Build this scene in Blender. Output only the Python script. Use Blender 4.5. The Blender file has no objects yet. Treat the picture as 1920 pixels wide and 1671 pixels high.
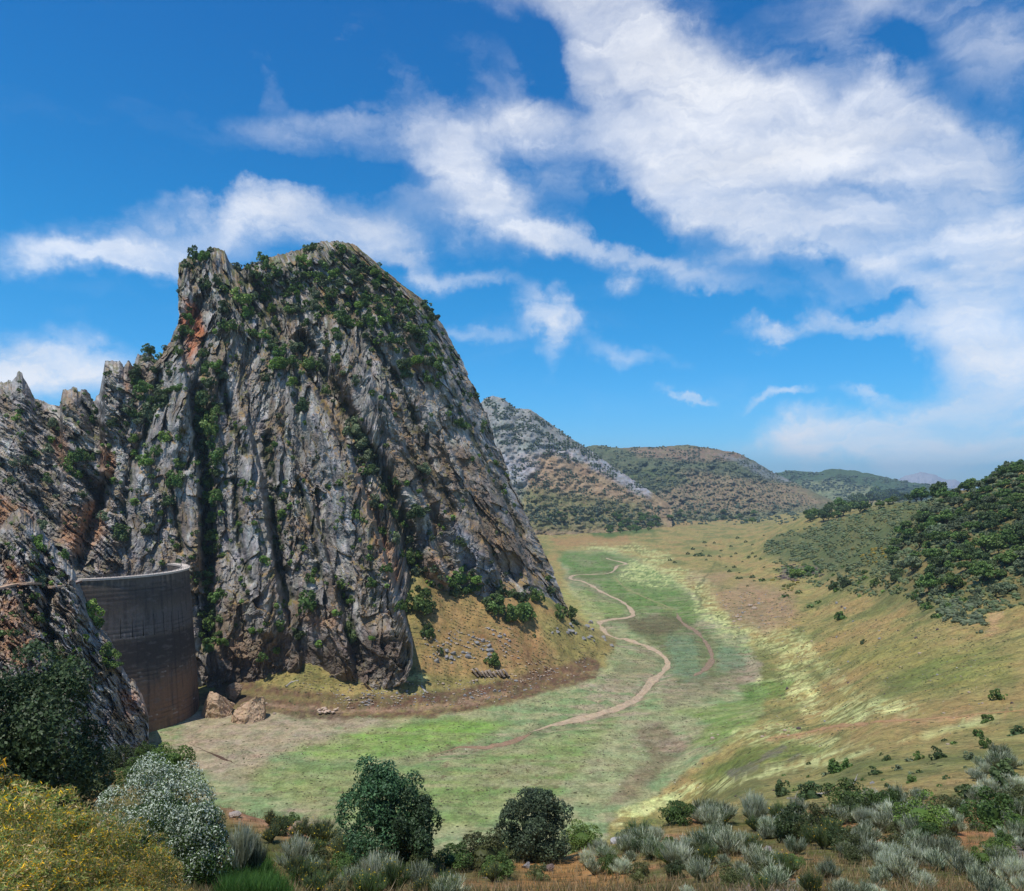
import bpy, math, random
import numpy as np
from mathutils import Vector, Matrix

SC = bpy.context.scene
F, CX, HY, CZ = 1371.0, 960.0, 920.0, 107.0        # focal length in photo pixels, principal column, horizon row, eye height above valley floor
R = math.radians

# ------------------------------------------------------------------ camera
cam = bpy.data.objects.new('camera', bpy.data.cameras.new('camera'))
SC.collection.objects.link(cam)
cam.location = (0, 0, CZ)
cam.rotation_euler = (R(90), 0, 0)
cam.data.sensor_fit = 'HORIZONTAL'; cam.data.sensor_width = 36
cam.data.lens = 36 * F / 1920
cam.data.shift_y = (HY - 835.5) / 1920
cam.data.clip_start = 0.5; cam.data.clip_end = 90000
SC.camera = cam

# ------------------------------------------------------------------ exposure
SC.view_settings.view_transform = 'Standard'
SC.view_settings.look = 'None'
SC.view_settings.gamma = 1.0
SC.view_settings.use_curve_mapping = False
SC.view_settings.exposure = 0.0

# ------------------------------------------------------------------ sun
SUN_EL, SUN_AZ = R(69), R(-136)                      # azimuth measured from +Y towards +X
sd = Vector((math.sin(SUN_AZ) * math.cos(SUN_EL), math.cos(SUN_AZ) * math.cos(SUN_EL), math.sin(SUN_EL)))
sl = bpy.data.lights.new('sun', 'SUN'); sl.energy = 4.5; sl.angle = R(0.53); sl.color = (1.0, 0.955, 0.89)
sun = bpy.data.objects.new('sun', sl); SC.collection.objects.link(sun)
sun.rotation_euler = sd.to_track_quat('Z', 'Y').to_euler()

# ------------------------------------------------------------------ node helper
class NT:
    def __init__(s, tree): s.t = tree; s.n = tree.nodes; s.l = tree.links; s.n.clear()
    def add(s, typ, **kw):
        nd = s.n.new(typ)
        for k, v in kw.items(): setattr(nd, k, v)
        return nd
    def put(s, nd, i, v):
        if v is None: return
        sock = nd.inputs[i]
        if isinstance(v, bpy.types.NodeSocket): s.l.new(v, sock)
        else: sock.default_value = v
    def math(s, op, a, b=None, c=None, clamp=False):
        nd = s.add('ShaderNodeMath', operation=op, use_clamp=clamp)
        s.put(nd, 0, a); s.put(nd, 1, b); s.put(nd, 2, c); return nd.outputs[0]
    def vmath(s, op, a, b=None, out=0):
        nd = s.add('ShaderNodeVectorMath', operation=op)
        s.put(nd, 0, a); s.put(nd, 1, b); return nd.outputs[out]
    def noise(s, vec, scale, detail=4, rough=0.55, dist=0.0, out=0):
        nd = s.add('ShaderNodeTexNoise'); s.put(nd, 'Vector', vec)
        nd.inputs['Scale'].default_value = scale; nd.inputs['Detail'].default_value = detail
        nd.inputs['Roughness'].default_value = rough; nd.inputs['Distortion'].default_value = dist
        return nd.outputs[out]
    def mapr(s, v, a, b, c=0.0, d=1.0, smooth=False):
        nd = s.add('ShaderNodeMapRange'); nd.interpolation_type = 'SMOOTHSTEP' if smooth else 'LINEAR'
        s.put(nd, 0, v); s.put(nd, 1, a); s.put(nd, 2, b); s.put(nd, 3, c); s.put(nd, 4, d); return nd.outputs[0]
    def mapping(s, vec, loc=(0, 0, 0), rot=(0, 0, 0), scale=(1, 1, 1)):
        nd = s.add('ShaderNodeMapping'); s.put(nd, 0, vec)
        nd.inputs[1].default_value = loc; nd.inputs[2].default_value = rot; nd.inputs[3].default_value = scale
        return nd.outputs[0]
    def mix(s, f, a, b, mode='MIX'):
        nd = s.add('ShaderNodeMix', data_type='RGBA', blend_type=mode)
        s.put(nd, 0, f); s.put(nd, 6, a); s.put(nd, 7, b); return nd.outputs[2]

def lin(r, g, b):
    f = lambda c: (c / 255 / 12.92) if c / 255 <= 0.04045 else ((c / 255 + 0.055) / 1.055) ** 2.4
    return (f(r), f(g), f(b))

# ------------------------------------------------------------------ sky with cirrus
W = bpy.data.worlds.new('World'); SC.world = W; W.use_nodes = True
t = NT(W.node_tree)
sky = t.add('ShaderNodeTexSky', sky_type='NISHITA')
sky.sun_disc = False; sky.sun_elevation = SUN_EL; sky.sun_rotation = SUN_AZ
sky.altitude = 800; sky.air_density = 1.0; sky.dust_density = 0.3; sky.ozone_density = 3.0
hsv = t.add('ShaderNodeHueSaturation'); t.l.new(sky.outputs[0], hsv.inputs['Color'])
hsv.inputs['Saturation'].default_value = 1.42; hsv.inputs['Value'].default_value = 1.35; hsv.inputs['Hue'].default_value = 0.474
D = t.add('ShaderNodeTexCoord').outputs['Generated']
sep = t.add('ShaderNodeSeparateXYZ'); t.l.new(D, sep.inputs[0])
yc = t.math('MAXIMUM', sep.outputs[1], 0.12)
u = t.math('DIVIDE', sep.outputs[0], yc); v = t.math('DIVIDE', sep.outputs[2], yc)
comb = t.add('ShaderNodeCombineXYZ'); t.l.new(u, comb.inputs[0]); t.l.new(v, comb.inputs[1])
warp = t.noise(D, 5.0, 7, 0.62, 0.0, out=1)
warp = t.vmath('SCALE', t.vmath('SUBTRACT', warp, (0.5, 0.5, 0.5)), None)
warp.node.inputs['Scale'].default_value = 0.20
P = t.vmath('ADD', comb.outputs[0], warp)
CL = [  # px, py, rx, ry, clockwise tilt, weight
 (1120,20,240,85,25,.9),(1290,110,290,110,35,.95),(1400,220,260,110,15,.9),(1330,330,190,75,20,.9),(1300,400,150,70,45,.75),
 (1570,330,270,85,8,.9),(1480,430,260,60,14,.9),(1640,440,290,60,8,.75),(1820,370,240,110,5,1.0),(1850,520,190,130,20,1.0),
 (1800,620,150,60,10,.9),(1860,720,140,100,0,1.0),(1720,815,300,45,-3,1.3),(1840,800,180,60,-6,1.2),(1560,840,140,20,4,.8),(1750,60,260,160,30,.35),(1700,240,200,70,10,.4),(820,420,160,40,30,.3),(1500,560,260,50,8,.3),(700,300,200,60,10,.25),(980,180,140,60,40,.3),(1600,60,160,110,60,.55),
 (1680,200,120,60,-30,.45),(940,260,230,60,-6,.8),(880,340,150,70,35,.85),(960,420,160,55,28,.9),(1080,480,190,34,14,.8),
 (1230,500,150,22,8,.5),(620,240,170,40,-4,.55),(760,170,120,60,50,.42),(1050,300,150,90,20,.45),(300,440,230,62,-6,.85),
 (250,490,260,38,3,.85),(500,420,170,60,8,.8),(720,480,120,60,25,.7),(60,650,240,48,8,1.0),(30,690,230,45,6,.9),
 (1030,595,80,26,24,.62),(1065,635,28,46,0,.55),(1200,640,80,24,0,.5),(1430,600,50,30,40,.6),(1520,615,170,26,6,.75),(1480,746,70,12,2,.75),
 (1290,720,45,9,0,.6),(1650,750,60,15,4,.65),(850,530,110,20,8,.6),(620,55,60,16,-10,.5),(512,160,24,70,-10,.42),(1890,90,100,80,40,.5),
 (1620,870,190,18,2,.6),(900,640,120,16,-14,.35),(160,480,170,26,3,.6),(1180,210,120,50,30,.5),(1640,520,110,40,30,.7),
 (1740,250,160,50,10,.75),(1120,130,90,30,50,.4)]
NEG = [(1700,120,90,45,10,.8),(1060,120,60,110,-35,.5),(1180,420,60,70,-40,.6),(1640,600,90,16,0,.5),(1700,470,60,16,0,.3),(1640,365,80,15,0,.45),(1380,560,140,35,5,.5),(1610,690,130,40,0,.6),(560,340,260,30,2,.5)]
acc = None
for lst, sg in ((CL, 1), (NEG, -1)):
    for px, py, rx, ry, an, w in lst:
        cu, cv = (px - CX) / F, (HY - py) / F
        nd = t.add('ShaderNodeMapping', vector_type='TEXTURE'); t.l.new(P, nd.inputs[0])
        nd.inputs[1].default_value = (cu, cv, 0); nd.inputs[2].default_value = (0, 0, -R(an)); nd.inputs[3].default_value = (1.5 * rx / F, 1.5 * ry / F, 1e6)
        ln = t.vmath('LENGTH', nd.outputs[0], out=1)
        m = t.mapr(ln, 1.0, 0.0, 0.0, sg * w, True)
        acc = m if acc is None else t.math('ADD', acc, m)
front = t.mapr(sep.outputs[1], 0.12, 0.35, 0, 1, True)
# generic cirrus for the directions outside the frame
gen = t.mapr(t.noise(t.mapping(D, rot=(0, R(22), 0), scale=(1, 1, 2.6)), 1.6, 5, 0.55, 0.6), 0.40, 0.72, 0.0, 0.85)
macc = t.math('ADD', t.math('MULTIPLY', t.math('MINIMUM', acc, 1.15), front), t.math('MULTIPLY', gen, t.math('SUBTRACT', 1.0, front)))
nv = t.mapping(D, rot=(0, R(24), 0), scale=(0.85, 1.0, 2.9))
n1 = t.noise(t.vmath('ADD', nv, t.vmath('MULTIPLY', warp, (1, 1, 1))), 4.2, 10, 0.585, 0.35)
n2 = t.noise(t.mapping(t.vmath('ADD', D, warp), rot=(0, R(-38), 0), scale=(1.0, 1.0, 4.2)), 7.0, 9, 0.60, 0.6)
nn = t.math('ADD', t.math('MULTIPLY', t.math('SUBTRACT', n1, 0.5), 2.3), t.math('MULTIPLY', t.math('SUBTRACT', n2, 0.5), 1.25))
dens = t.math('ADD', t.math('MULTIPLY', macc, 1.0), t.math('MULTIPLY', nn, t.mapr(macc, 0.0, 0.5, 0.25, 1.0)))
dens = t.math('POWER', t.mapr(dens, 0.02, 1.55, 0.0, 1.0), 1.25)
dens = t.math('MULTIPLY', dens, t.mapr(sep.outputs[2], 0.0, 0.05, 0, 1))
shade = t.mapr(t.noise(nv, 5.0, 4, 0.5, 0.3), 0.3, 0.7, 0.88, 1.04)
ccol = t.vmath('SCALE', (10.2, 10.4, 10.9), None); t.l.new(shade, ccol.node.inputs['Scale'])
zup = t.mapr(sep.outputs[2], 0.0, 0.32, 0, 1)
skt = t.mix(1.0, hsv.outputs[0], t.mix(zup, (0.50, 0.82, 1.22, 1), (0.16, 0.84, 1.16, 1)), 'MULTIPLY')
skt = t.mix(t.mapr(sep.outputs[2], 0.25, 0.6, 0, 1), skt, t.mix(1.0, skt, (0.30, 0.80, 0.95, 1), 'MULTIPLY'))
skc = t.mix(t.math('MULTIPLY', dens, 0.93), skt, ccol)
bg = t.add('ShaderNodeBackground'); t.l.new(skc, bg.inputs[0]); bg.inputs[1].default_value = 0.10
wo = t.add('ShaderNodeOutputWorld'); t.l.new(bg.outputs[0], wo.inputs[0])

# ------------------------------------------------------------------ numpy noise
_rp = np.random.RandomState(7)
PERM = np.concatenate([_rp.permutation(256)] * 3)
GR = np.array([(math.cos(a), math.sin(a)) for a in np.arange(16) * math.pi / 8])
def pn(x, y, seed=0):
    x = np.asarray(x, float) + seed * 17.31; y = np.asarray(y, float) - seed * 9.77
    xi = np.floor(x).astype(int); yi = np.floor(y).astype(int); xf = x - xi; yf = y - yi
    U = xf * xf * xf * (xf * (xf * 6 - 15) + 10); V = yf * yf * yf * (yf * (yf * 6 - 15) + 10)
    def g(ix, iy, fx, fy):
        h = PERM[(PERM[ix & 255] + iy) & 255] & 15
        gr = GR[h]; return gr[..., 0] * fx + gr[..., 1] * fy
    a = g(xi, yi, xf, yf); b = g(xi + 1, yi, xf - 1, yf); c = g(xi, yi + 1, xf, yf - 1); d = g(xi + 1, yi + 1, xf - 1, yf - 1)
    return 1.5 * ((a + (b - a) * U) * (1 - V) + (c + (d - c) * U) * V)
def fbm(x, y, o=4, seed=0, gain=0.5):
    s = 0; a = 1; n = 0
    for k in range(o):
        s = s + a * pn(x * 2 ** k, y * 2 ** k, seed + k); n += a; a *= gain
    return s / n
def ridged(x, y, o=4, seed=0):
    s = 0; a = 1; n = 0
    for k in range(o):
        s = s + a * (1 - 2 * np.abs(pn(x * 2 ** k, y * 2 ** k, seed + k))); n += a; a *= 0.5
    return s / n
def worley(x, y, seed=0):
    x = np.asarray(x, float); y = np.asarray(y, float)
    xi = np.floor(x).astype(int); yi = np.floor(y).astype(int)
    f1 = np.full(x.shape, 9.0); f2 = f1.copy(); cid = np.zeros(x.shape)
    for dx in (-1, 0, 1):
        for dy in (-1, 0, 1):
            ix = xi + dx; iy = yi + dy
            h = PERM[(PERM[(ix + seed * 13) & 255] + iy) & 255]; h2 = PERM[h + 31]; h3 = PERM[h2 + 57]
            d = (ix + h / 256.0 - x) ** 2 + (iy + h2 / 256.0 - y) ** 2
            n = d < f1
            f2 = np.where(n, f1, np.minimum(f2, d)); cid = np.where(n, h3 / 256.0, cid); f1 = np.where(n, d, f1)
    return np.sqrt(f1), np.sqrt(f2), cid
def facets(x, y, seed, h=1.0, tilt=1.0):
    x = np.asarray(x, float); y = np.asarray(y, float); xi = np.floor(x).astype(int); yi = np.floor(y).astype(int)
    f1 = np.full(x.shape, 9.0); out = np.zeros(x.shape); cid = out.copy(); f2 = f1.copy()
    for dx in (-1, 0, 1):
        for dy in (-1, 0, 1):
            ix = xi + dx; iy = yi + dy
            a = PERM[(PERM[(ix + seed * 13) & 255] + iy) & 255]; b = PERM[a + 31]; c = PERM[b + 57]; e = PERM[c + 11]; g = PERM[e + 23]
            vx = x - ix - a / 256.0; vy = y - iy - b / 256.0; d = vx * vx + vy * vy; n = d < f1
            f2 = np.where(n, f1, np.minimum(f2, d))
            out = np.where(n, (c / 255.0 - 0.5) * h + tilt * ((e / 255.0 - 0.5) * 2.2 * vx + (g / 255.0 - 0.5) * 1.6 * vy), out); cid = np.where(n, c / 256.0, cid); f1 = np.where(n, d, f1)
    return out, cid, np.sqrt(f2) - np.sqrt(f1)
def sstep(a, b, x):
    q = np.clip((x - a) / (b - a), 0, 1); return q * q * (3 - 2 * q)
def poly_dist(px, py, pts):
    d = np.full(np.shape(px), 1e9)
    for (x0, y0), (x1, y1) in zip(pts[:-1], pts[1:]):
        ex, ey = x1 - x0, y1 - y0
        q = np.clip(((px - x0) * ex + (py - y0) * ey) / (ex * ex + ey * ey + 1e-9), 0, 1)
        d = np.minimum(d, np.hypot(px - x0 - q * ex, py - y0 - q * ey))
    return d
def poly_side(px, py, pts):           # signed horizontal offset from a top-to-bottom polyline
    ys = [p[1] for p in pts]; xs = [p[0] for p in pts]
    return px - np.interp(py, ys, xs)
def inside(px, py, pts):
    c = np.zeros(np.shape(px), bool); n = len(pts)
    for i in range(n):
        x0, y0 = pts[i]; x1, y1 = pts[(i + 1) % n]
        c ^= ((y0 > py) != (y1 > py)) & (px < (x1 - x0) * (py - y0) / (y1 - y0 + 1e-9) + x0)
    return c
def zone(px, py, pts, feather):       # 1 inside a polygon, fading over the feather
    d = poly_dist(px, py, list(pts) + [pts[0]]); s = np.where(inside(px, py, pts), d, -d)
    return sstep(-feather, feather, s)
def band(px, py, pts, w, feather):
    return 1 - sstep(w, w + feather, poly_dist(px, py, pts))
def mixc(col, c, m):
    return col + (np.array(c) - col) * m[..., None]

# ------------------------------------------------------------------ mesh helpers
ROOT = SC.collection
def mesh_from(name, verts, faces, cols=None, smooth=True):
    verts = np.asarray(verts, np.float32).reshape(-1, 3); faces = np.asarray(faces, np.int32)
    me = bpy.data.meshes.new(name); nf, k = faces.shape
    me.vertices.add(len(verts)); me.vertices.foreach_set('co', verts.ravel())
    me.loops.add(nf * k); me.loops.foreach_set('vertex_index', faces.ravel())
    me.polygons.add(nf); me.polygons.foreach_set('loop_start', np.arange(nf, dtype=np.int32) * k)
    me.polygons.foreach_set('use_smooth', np.full(nf, smooth, bool))
    if cols is not None:
        at = me.color_attributes.new('Col', 'FLOAT_COLOR', 'POINT')
        c4 = np.ones((len(verts), 4), np.float32); c4[:, :3] = np.clip(np.asarray(cols).reshape(-1, 3), 0, 1)
        at.data.foreach_set('color', c4.ravel())
    me.update(calc_edges=True); me.validate()
    return me
def grid_faces(nr, nc, flip=False):
    i = np.arange(nr * nc).reshape(nr, nc)
    a, b, c, d = i[:-1, :-1], i[:-1, 1:], i[1:, 1:], i[1:, :-1]
    f = np.stack([a, b, c, d], -1).reshape(-1, 4)
    return f[:, ::-1] if flip else f
def add(name, me, mat, parent=None, loc=None, **props):
    o = bpy.data.objects.new(name, me); ROOT.objects.link(o)
    if me is not None and mat is not None and len(me.materials) == 0: me.materials.append(mat)
    if parent is not None: o.parent = parent
    if loc is not None: o.location = loc
    for k, vv in props.items(): o[k] = vv
    return o
def W3(px, py, d):
    return np.stack([(px - CX) / F * d, d + 0 * px, CZ - (py - HY) / F * d], -1)
def proj(X, Y, Z):
    return CX + X / Y * F, HY + (CZ - Z) / Y * F

# z-buffer of all surfaces as seen from the camera point, to stand plants and stones on what they grow on
BIN = 3; ZW, ZH = 1960 // BIN, 1700 // BIN
ZD = np.full((ZH, ZW), 1e9); ZP = np.zeros((ZH, ZW, 3)); ZS = np.full((ZH, ZW), -1)
SURF = []
def register(name, px, py, d, pos):
    sid = len(SURF); SURF.append(name)
    bx = (np.ravel(px) / BIN).astype(int); by = (np.ravel(py) / BIN).astype(int); dd = np.ravel(d); pp = np.asarray(pos).reshape(-1, 3)
    ok = (bx >= 0) & (bx < ZW) & (by >= 0) & (by < ZH)
    bx, by, dd, pp = bx[ok], by[ok], dd[ok], pp[ok]
    od = np.argsort(-dd); bx, by, dd, pp = bx[od], by[od], dd[od], pp[od]
    old = ZD[by, bx] > dd
    bx, by, dd, pp = bx[old], by[old], dd[old], pp[old]
    ZD[by, bx] = dd; ZP[by, bx] = pp; ZS[by, bx] = sid
def hit(px, py, surf=None):
    bx, by = int(px / BIN), int(py / BIN); best = None
    for r in range(0, 4):
        for yy in range(max(0, by - r), min(ZH, by + r + 1)):
            for xx in range(max(0, bx - r), min(ZW, bx + r + 1)):
                if ZS[yy, xx] >= 0 and (surf is None or SURF[ZS[yy, xx]] in surf):
                    if best is None or ZD[yy, xx] < best[0]: best = (ZD[yy, xx], ZP[yy, xx].copy(), SURF[ZS[yy, xx]])
        if best: return best
    return None

# ------------------------------------------------------------------ materials
def mat_surface(name, scale=1.0, bump=0.5, bdist=1.0, amp=0.35, rough=0.95, stretch=(1, 1, 1), rot=(0, 0, 0), dots=None, bio=False):
    m = bpy.data.materials.new(name); m.use_nodes = True; t = NT(m.node_tree)
    g = t.add('ShaderNodeNewGeometry').outputs['Position']
    q = t.mapping(g, rot=rot, scale=stretch)
    at = t.add('ShaderNodeVertexColor', layer_name='Col')
    n1 = t.noise(q, scale, 7, 0.68); n2 = t.noise(q, scale * 6.3, 6, 0.7)
    n3 = t.noise(g, scale * 19, 4, 0.75)
    val = t.math('ADD', t.math('MULTIPLY', t.math('SUBTRACT', n1, 0.5), amp * 2.2), t.math('MULTIPLY', t.math('SUBTRACT', n2, 0.5), amp * 2.4))
    val = t.math('ADD', val, t.math('MULTIPLY', t.math('SUBTRACT', n3, 0.5), amp * 1.8))
    val = t.math('MAXIMUM', t.math('ADD', val, 1.0), 0.2)
    c = t.vmath('SCALE', at.outputs[0], None); t.l.new(val, c.node.inputs['Scale'])
    tint = t.noise(q, scale * 0.8, 3, 0.6, out=1)
    tint = t.vmath('ADD', t.vmath('MULTIPLY', t.vmath('SUBTRACT', tint, (0.5, 0.5, 0.5)), (0.3, 0.2, 0.35)), (1, 1, 1))
    c = t.vmath('MULTIPLY', c, tint)
    if bio:                                          # fine mottling of straw and green herbs over the soil
        b1 = t.noise(g, 0.55, 6, 0.7); b2 = t.noise(t.vmath('ADD', g, (31.0, 7.0, 3.0)), 0.23, 6, 0.72)
        c = t.mix(t.mapr(b1, 0.50, 0.62, 0, 0.30, True), c, t.mix(0.5, c, (0.36, 0.29, 0.17, 1)))
        c = t.mix(t.mapr(b2, 0.50, 0.60, 0, 0.60, True), c, t.mix(0.6, c, (0.085, 0.105, 0.040, 1)))
        b3 = t.noise(t.vmath('ADD', g, (3.0, 17.0, 9.0)), 1.6, 4, 0.75)
        c = t.mix(t.mapr(b3, 0.56, 0.66, 0, 0.5, True), c, (0.10, 0.095, 0.05, 1))
    if dots:                                         # specks of low herbs and stones: (scale, threshold, colour)
        for sc_, th, dc, am in dots:
            vn = t.add('ShaderNodeTexVoronoi'); t.put(vn, 'Vector', g); vn.inputs['Scale'].default_value = sc_
            pick = t.math('GREATER_THAN', t.math('FRACT', t.math('MULTIPLY', t.vmath('DOT_PRODUCT', vn.outputs['Color'], (3.1, 5.7, 9.3), out=1), 1.0)), 1 - am)
            mk = t.math('MULTIPLY', t.math('LESS_THAN', vn.outputs['Distance'], th), pick)
            c = t.mix(mk, c, (*dc, 1))
    bs = t.add('ShaderNodeBsdfPrincipled'); t.l.new(c, bs.inputs['Base Color']); bs.inputs['Roughness'].default_value = rough
    bs.inputs['Specular IOR Level'].default_value = 0.15
    h = t.math('ADD', t.math('MULTIPLY', t.noise(q, scale * 1.7, 9, 0.72), 1.0), t.math('MULTIPLY', n2, 0.35))
    bp = t.add('ShaderNodeBump'); bp.inputs['Strength'].default_value = bump; bp.inputs['Distance'].default_value = bdist
    t.l.new(h, bp.inputs['Height']); t.l.new(bp.outputs[0], bs.inputs['Normal'])
    o = t.add('ShaderNodeOutputMaterial'); t.l.new(bs.outputs[0], o.inputs[0])
    return m
def mat_plain(name, col, rough=0.8, amp=0.25, scale=3.0, bump=0.2, bdist=0.1, metal=0.0):
    m = bpy.data.materials.new(name); m.use_nodes = True; t = NT(m.node_tree)
    g = t.add('ShaderNodeNewGeometry').outputs['Position']
    n = t.noise(g, scale, 6, 0.65)
    val = t.mapr(n, 0.25, 0.75, 1 - amp, 1 + amp)
    c = t.vmath('SCALE', tuple(col), None); t.l.new(val, c.node.inputs['Scale'])
    bs = t.add('ShaderNodeBsdfPrincipled'); t.l.new(c, bs.inputs['Base Color']); bs.inputs['Roughness'].default_value = rough
    bs.inputs['Metallic'].default_value = metal; bs.inputs['Specular IOR Level'].default_value = 0.2
    bp = t.add('ShaderNodeBump'); bp.inputs['Strength'].default_value = bump; bp.inputs['Distance'].default_value = bdist
    t.l.new(n, bp.inputs['Height']); t.l.new(bp.outputs[0], bs.inputs['Normal'])
    o = t.add('ShaderNodeOutputMaterial'); t.l.new(bs.outputs[0], o.inputs[0])
    return m
def mat_leaf(name, trans=0.25, rough=0.55, vary=0.25):
    m = bpy.data.materials.new(name); m.use_nodes = True; t = NT(m.node_tree)
    at = t.add('ShaderNodeVertexColor', layer_name='Col')
    rnd = t.add('ShaderNodeObjectInfo').outputs['Random']
    hs = t.add('ShaderNodeHueSaturation'); t.l.new(at.outputs[0], hs.inputs['Color'])
    t.l.new(t.mapr(rnd, 0, 1, 0.485, 0.512), hs.inputs['Hue'])
    t.l.new(t.mapr(t.math('FRACT', t.math('MULTIPLY', rnd, 7.3)), 0, 1, 1 - vary, 1 + vary), hs.inputs['Value'])
    d = t.add('ShaderNodeBsdfPrincipled'); t.l.new(hs.outputs[0], d.inputs['Base Color']); d.inputs['Roughness'].default_value = rough
    d.inputs['Specular IOR Level'].default_value = 0.25
    tr = t.add('ShaderNodeBsdfTranslucent'); t.l.new(hs.outputs[0], tr.inputs[0])
    mx = t.add('ShaderNodeMixShader'); mx.inputs[0].default_value = trans
    t.l.new(d.outputs[0], mx.inputs[1]); t.l.new(tr.outputs[0], mx.inputs[2])
    o = t.add('ShaderNodeOutputMaterial'); t.l.new(mx.outputs[0], o.inputs[0])
    return m
M_ground = mat_surface('ground_soil', 0.13, 0.6, 1.0, 0.8, bio=True, dots=[(0.42, 0.20, lin(62, 66, 40), 0.20), (0.20, 0.13, lin(70, 72, 45), 0.16), (0.33, 0.10, lin(190, 180, 165), 0.05)])
M_rock = mat_surface('limestone', 0.26, 0.6, 1.0, 0.62, stretch=(1, 0.8, 0.8), rot=(0, R(-22), 0))
M_rockd = mat_surface('limestone_dipping', 0.30, 0.6, 1.0, 0.6, stretch=(1.4, 0.7, 0.36), rot=(0, R(-40), 0))
M_far = mat_surface('far_slope', 0.03, 0.7, 6.0, 0.8)
M_stone = mat_surface('boulder_stone', 0.9, 0.9, 0.5, 0.3)
M_leaf = mat_leaf('foliage', 0.22)
M_bark = mat_plain('bark', (0.09, 0.07, 0.055), 0.95, 0.4, 6, 0.6, 0.05)

# ------------------------------------------------------------------ terrain height: (depth, drop below the eye) along picture columns
def dp(d, py): return (d, (py - HY) / F * d)
near = [(2.5, 2.2), (8, 5.6), (14, 8.6), (22, 12.2)]
COLS = {
 -1500: near + [(40, 15), (80, 18), (200, 20), (400, 10), (1000, -60), (7000, -60)],
 -400: near + [(40, 17), (70, 24), (110, 38), (170, 50), (280, 55), (420, 45), (700, 20), (7000, 40)],
 0: near + [(32, 15.2), (42, 18), (62, 26), (85, 37), (130, 60), (200, 80), (290, 90), (420, 90), (700, 80), (7000, 60)],
 200: near + [(30, 15.7), (45, 20.5), (62, 25.5), (80, 30), (120, 55), (200, 95), (300, 106), (420, 107), (700, 100), (7000, 80)],
 330: near + [(30, 16), (45, 21.0), (60, 25.0), dp(76, 1420), (110, 50), (180, 90), (240, 107), (400, 107), (700, 107), (7000, 90)],
 430: near + [(30, 16.3), (45, 21.5), dp(58, 1500), (85, 42), (150, 82), (220, 107), (380, 107), (396, 103), (440, 98), (700, 100), (7000, 90)],
 560: near + [(30, 16.4), (42, 21.3), dp(52, 1530), (80, 44), (150, 90), (215, 107), (348, 107), (362, 104), (395, 94.5), (440, 90), (700, 100), (7000, 90)],
 700: near + [(30, 16.5), (40, 20.8), dp(48, 1575), (75, 46), (150, 92), (215, 107), (352, 107), (366, 103), (382, 98), (440, 80), (700, 100), (7000, 90)],
 770: near + [(30, 16.5), (40, 20.8), dp(48, 1580), (75, 46), (150, 92), (215, 107), (355, 107), (368, 102), (388, 92), (400, 83), (430, 57), (470, 32), (700, 90), (7000, 90)],
 850: near + [(30, 16.5), (40, 21.2), dp(50, 1600), (75, 48), (150, 92), (215, 107), (372, 107), (385, 102), (400, 94), (420, 78), (450, 61), (500, 50), (700, 95), (7000, 90)],
 950: near + [(30, 16.5), (40, 21.4), dp(50, 1605), (80, 50), (150, 92), (215, 107), (385, 107), (398, 103), (415, 92), (440, 76), (463, 65), (520, 60), (700, 100), (7000, 90)],
 1030: near + [(30, 16.5), (42, 22.2), dp(52, 1595), (80, 50), (150, 92), (215, 107), (415, 107), (432, 100), (455, 86), (475, 75), (500, 74), (620, 105), (2400, 105), (7000, 90)],
 1085: near + [(30, 16.5), (45, 23.4), dp(58, 1575), (85, 52), (150, 92), (220, 107), (445, 107), (460, 101), (480, 89), (500, 88), (560, 107), (2400, 105), (7000, 90)],
 1150: near + [(30, 16.5), (45, 22.9), dp(62, 1560), (90, 52), (150, 90), (220, 107), (468, 107), (485, 104), (505, 107), (1500, 107), (2400, 105), (7000, 90)],
 1260: near + [(30, 16.2), (45, 22.2), dp(72, 1525), dp(100, 1532), dp(160, 1545), (235, 107), (700, 107), (1300, 107), dp(1900, 992), dp(2600, 978), (7000, 90)],
 1400: near + [(30, 16.0), (45, 21.7), dp(72, 1530), dp(105, 1503), dp(150, 1468), dp(220, 1424), (300, 98), (370, 106.5), (480, 107), (540, 104), (700, 101), (1000, 103), (1500, 98), dp(2300, 982), (7000, 90)],
 1530: near + [(30, 15.8), (45, 21.4), dp(72, 1523), dp(100, 1490), dp(140, 1452), dp(200, 1402), dp(270, 1350), dp(360, 1280), dp(460, 1205), dp(560, 1150), dp(700, 1100), dp(850, 1065), dp(1050, 1000), dp(1250, 960), dp(1500, 965), dp(2500, 965), (7000, 60)],
 1650: near + [(30, 15.8), (45, 21.2), dp(72, 1515), dp(100, 1476), dp(145, 1406), dp(200, 1336), dp(280, 1262), dp(370, 1195), dp(450, 1148), dp(520, 1108), dp(600, 1066), dp(700, 1018), dp(820, 968), dp(900, 944), dp(1050, 950), dp(2500, 950), (7000, 60)],
 1760: near + [(30, 15.8), (45, 21.1), dp(70, 1515), dp(98, 1462), dp(138, 1392), dp(190, 1318), dp(250, 1245), dp(320, 1180), dp(370, 1140), dp(430, 1080), dp(500, 1020), dp(590, 960), dp(680, 925), dp(760, 935), dp(1500, 960), (7000, 60)],
 1900: near + [(30, 15.7), (45, 21.0), dp(66, 1520), dp(92, 1450), dp(130, 1380), dp(175, 1302), dp(230, 1222), dp(290, 1162), dp(330, 1128), dp(370, 1080), dp(430, 1002), dp(500, 930), dp(560, 885), dp(620, 890), dp(1500, 950), (7000, 60)],
 2300: near + [(30, 15.0), (60, 24), (100, 33), (170, 40), (260, 30), (330, 0), (450, -45), (600, -70), (1500, 0), (7000, 60)],
 3600: near + [(30, 15.0), (60, 22), (100, 25), (170, 20), (260, 0), (330, -30), (450, -75), (600, -90), (1500, 0), (7000, 60)],
}
KX = sorted(COLS)
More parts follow.
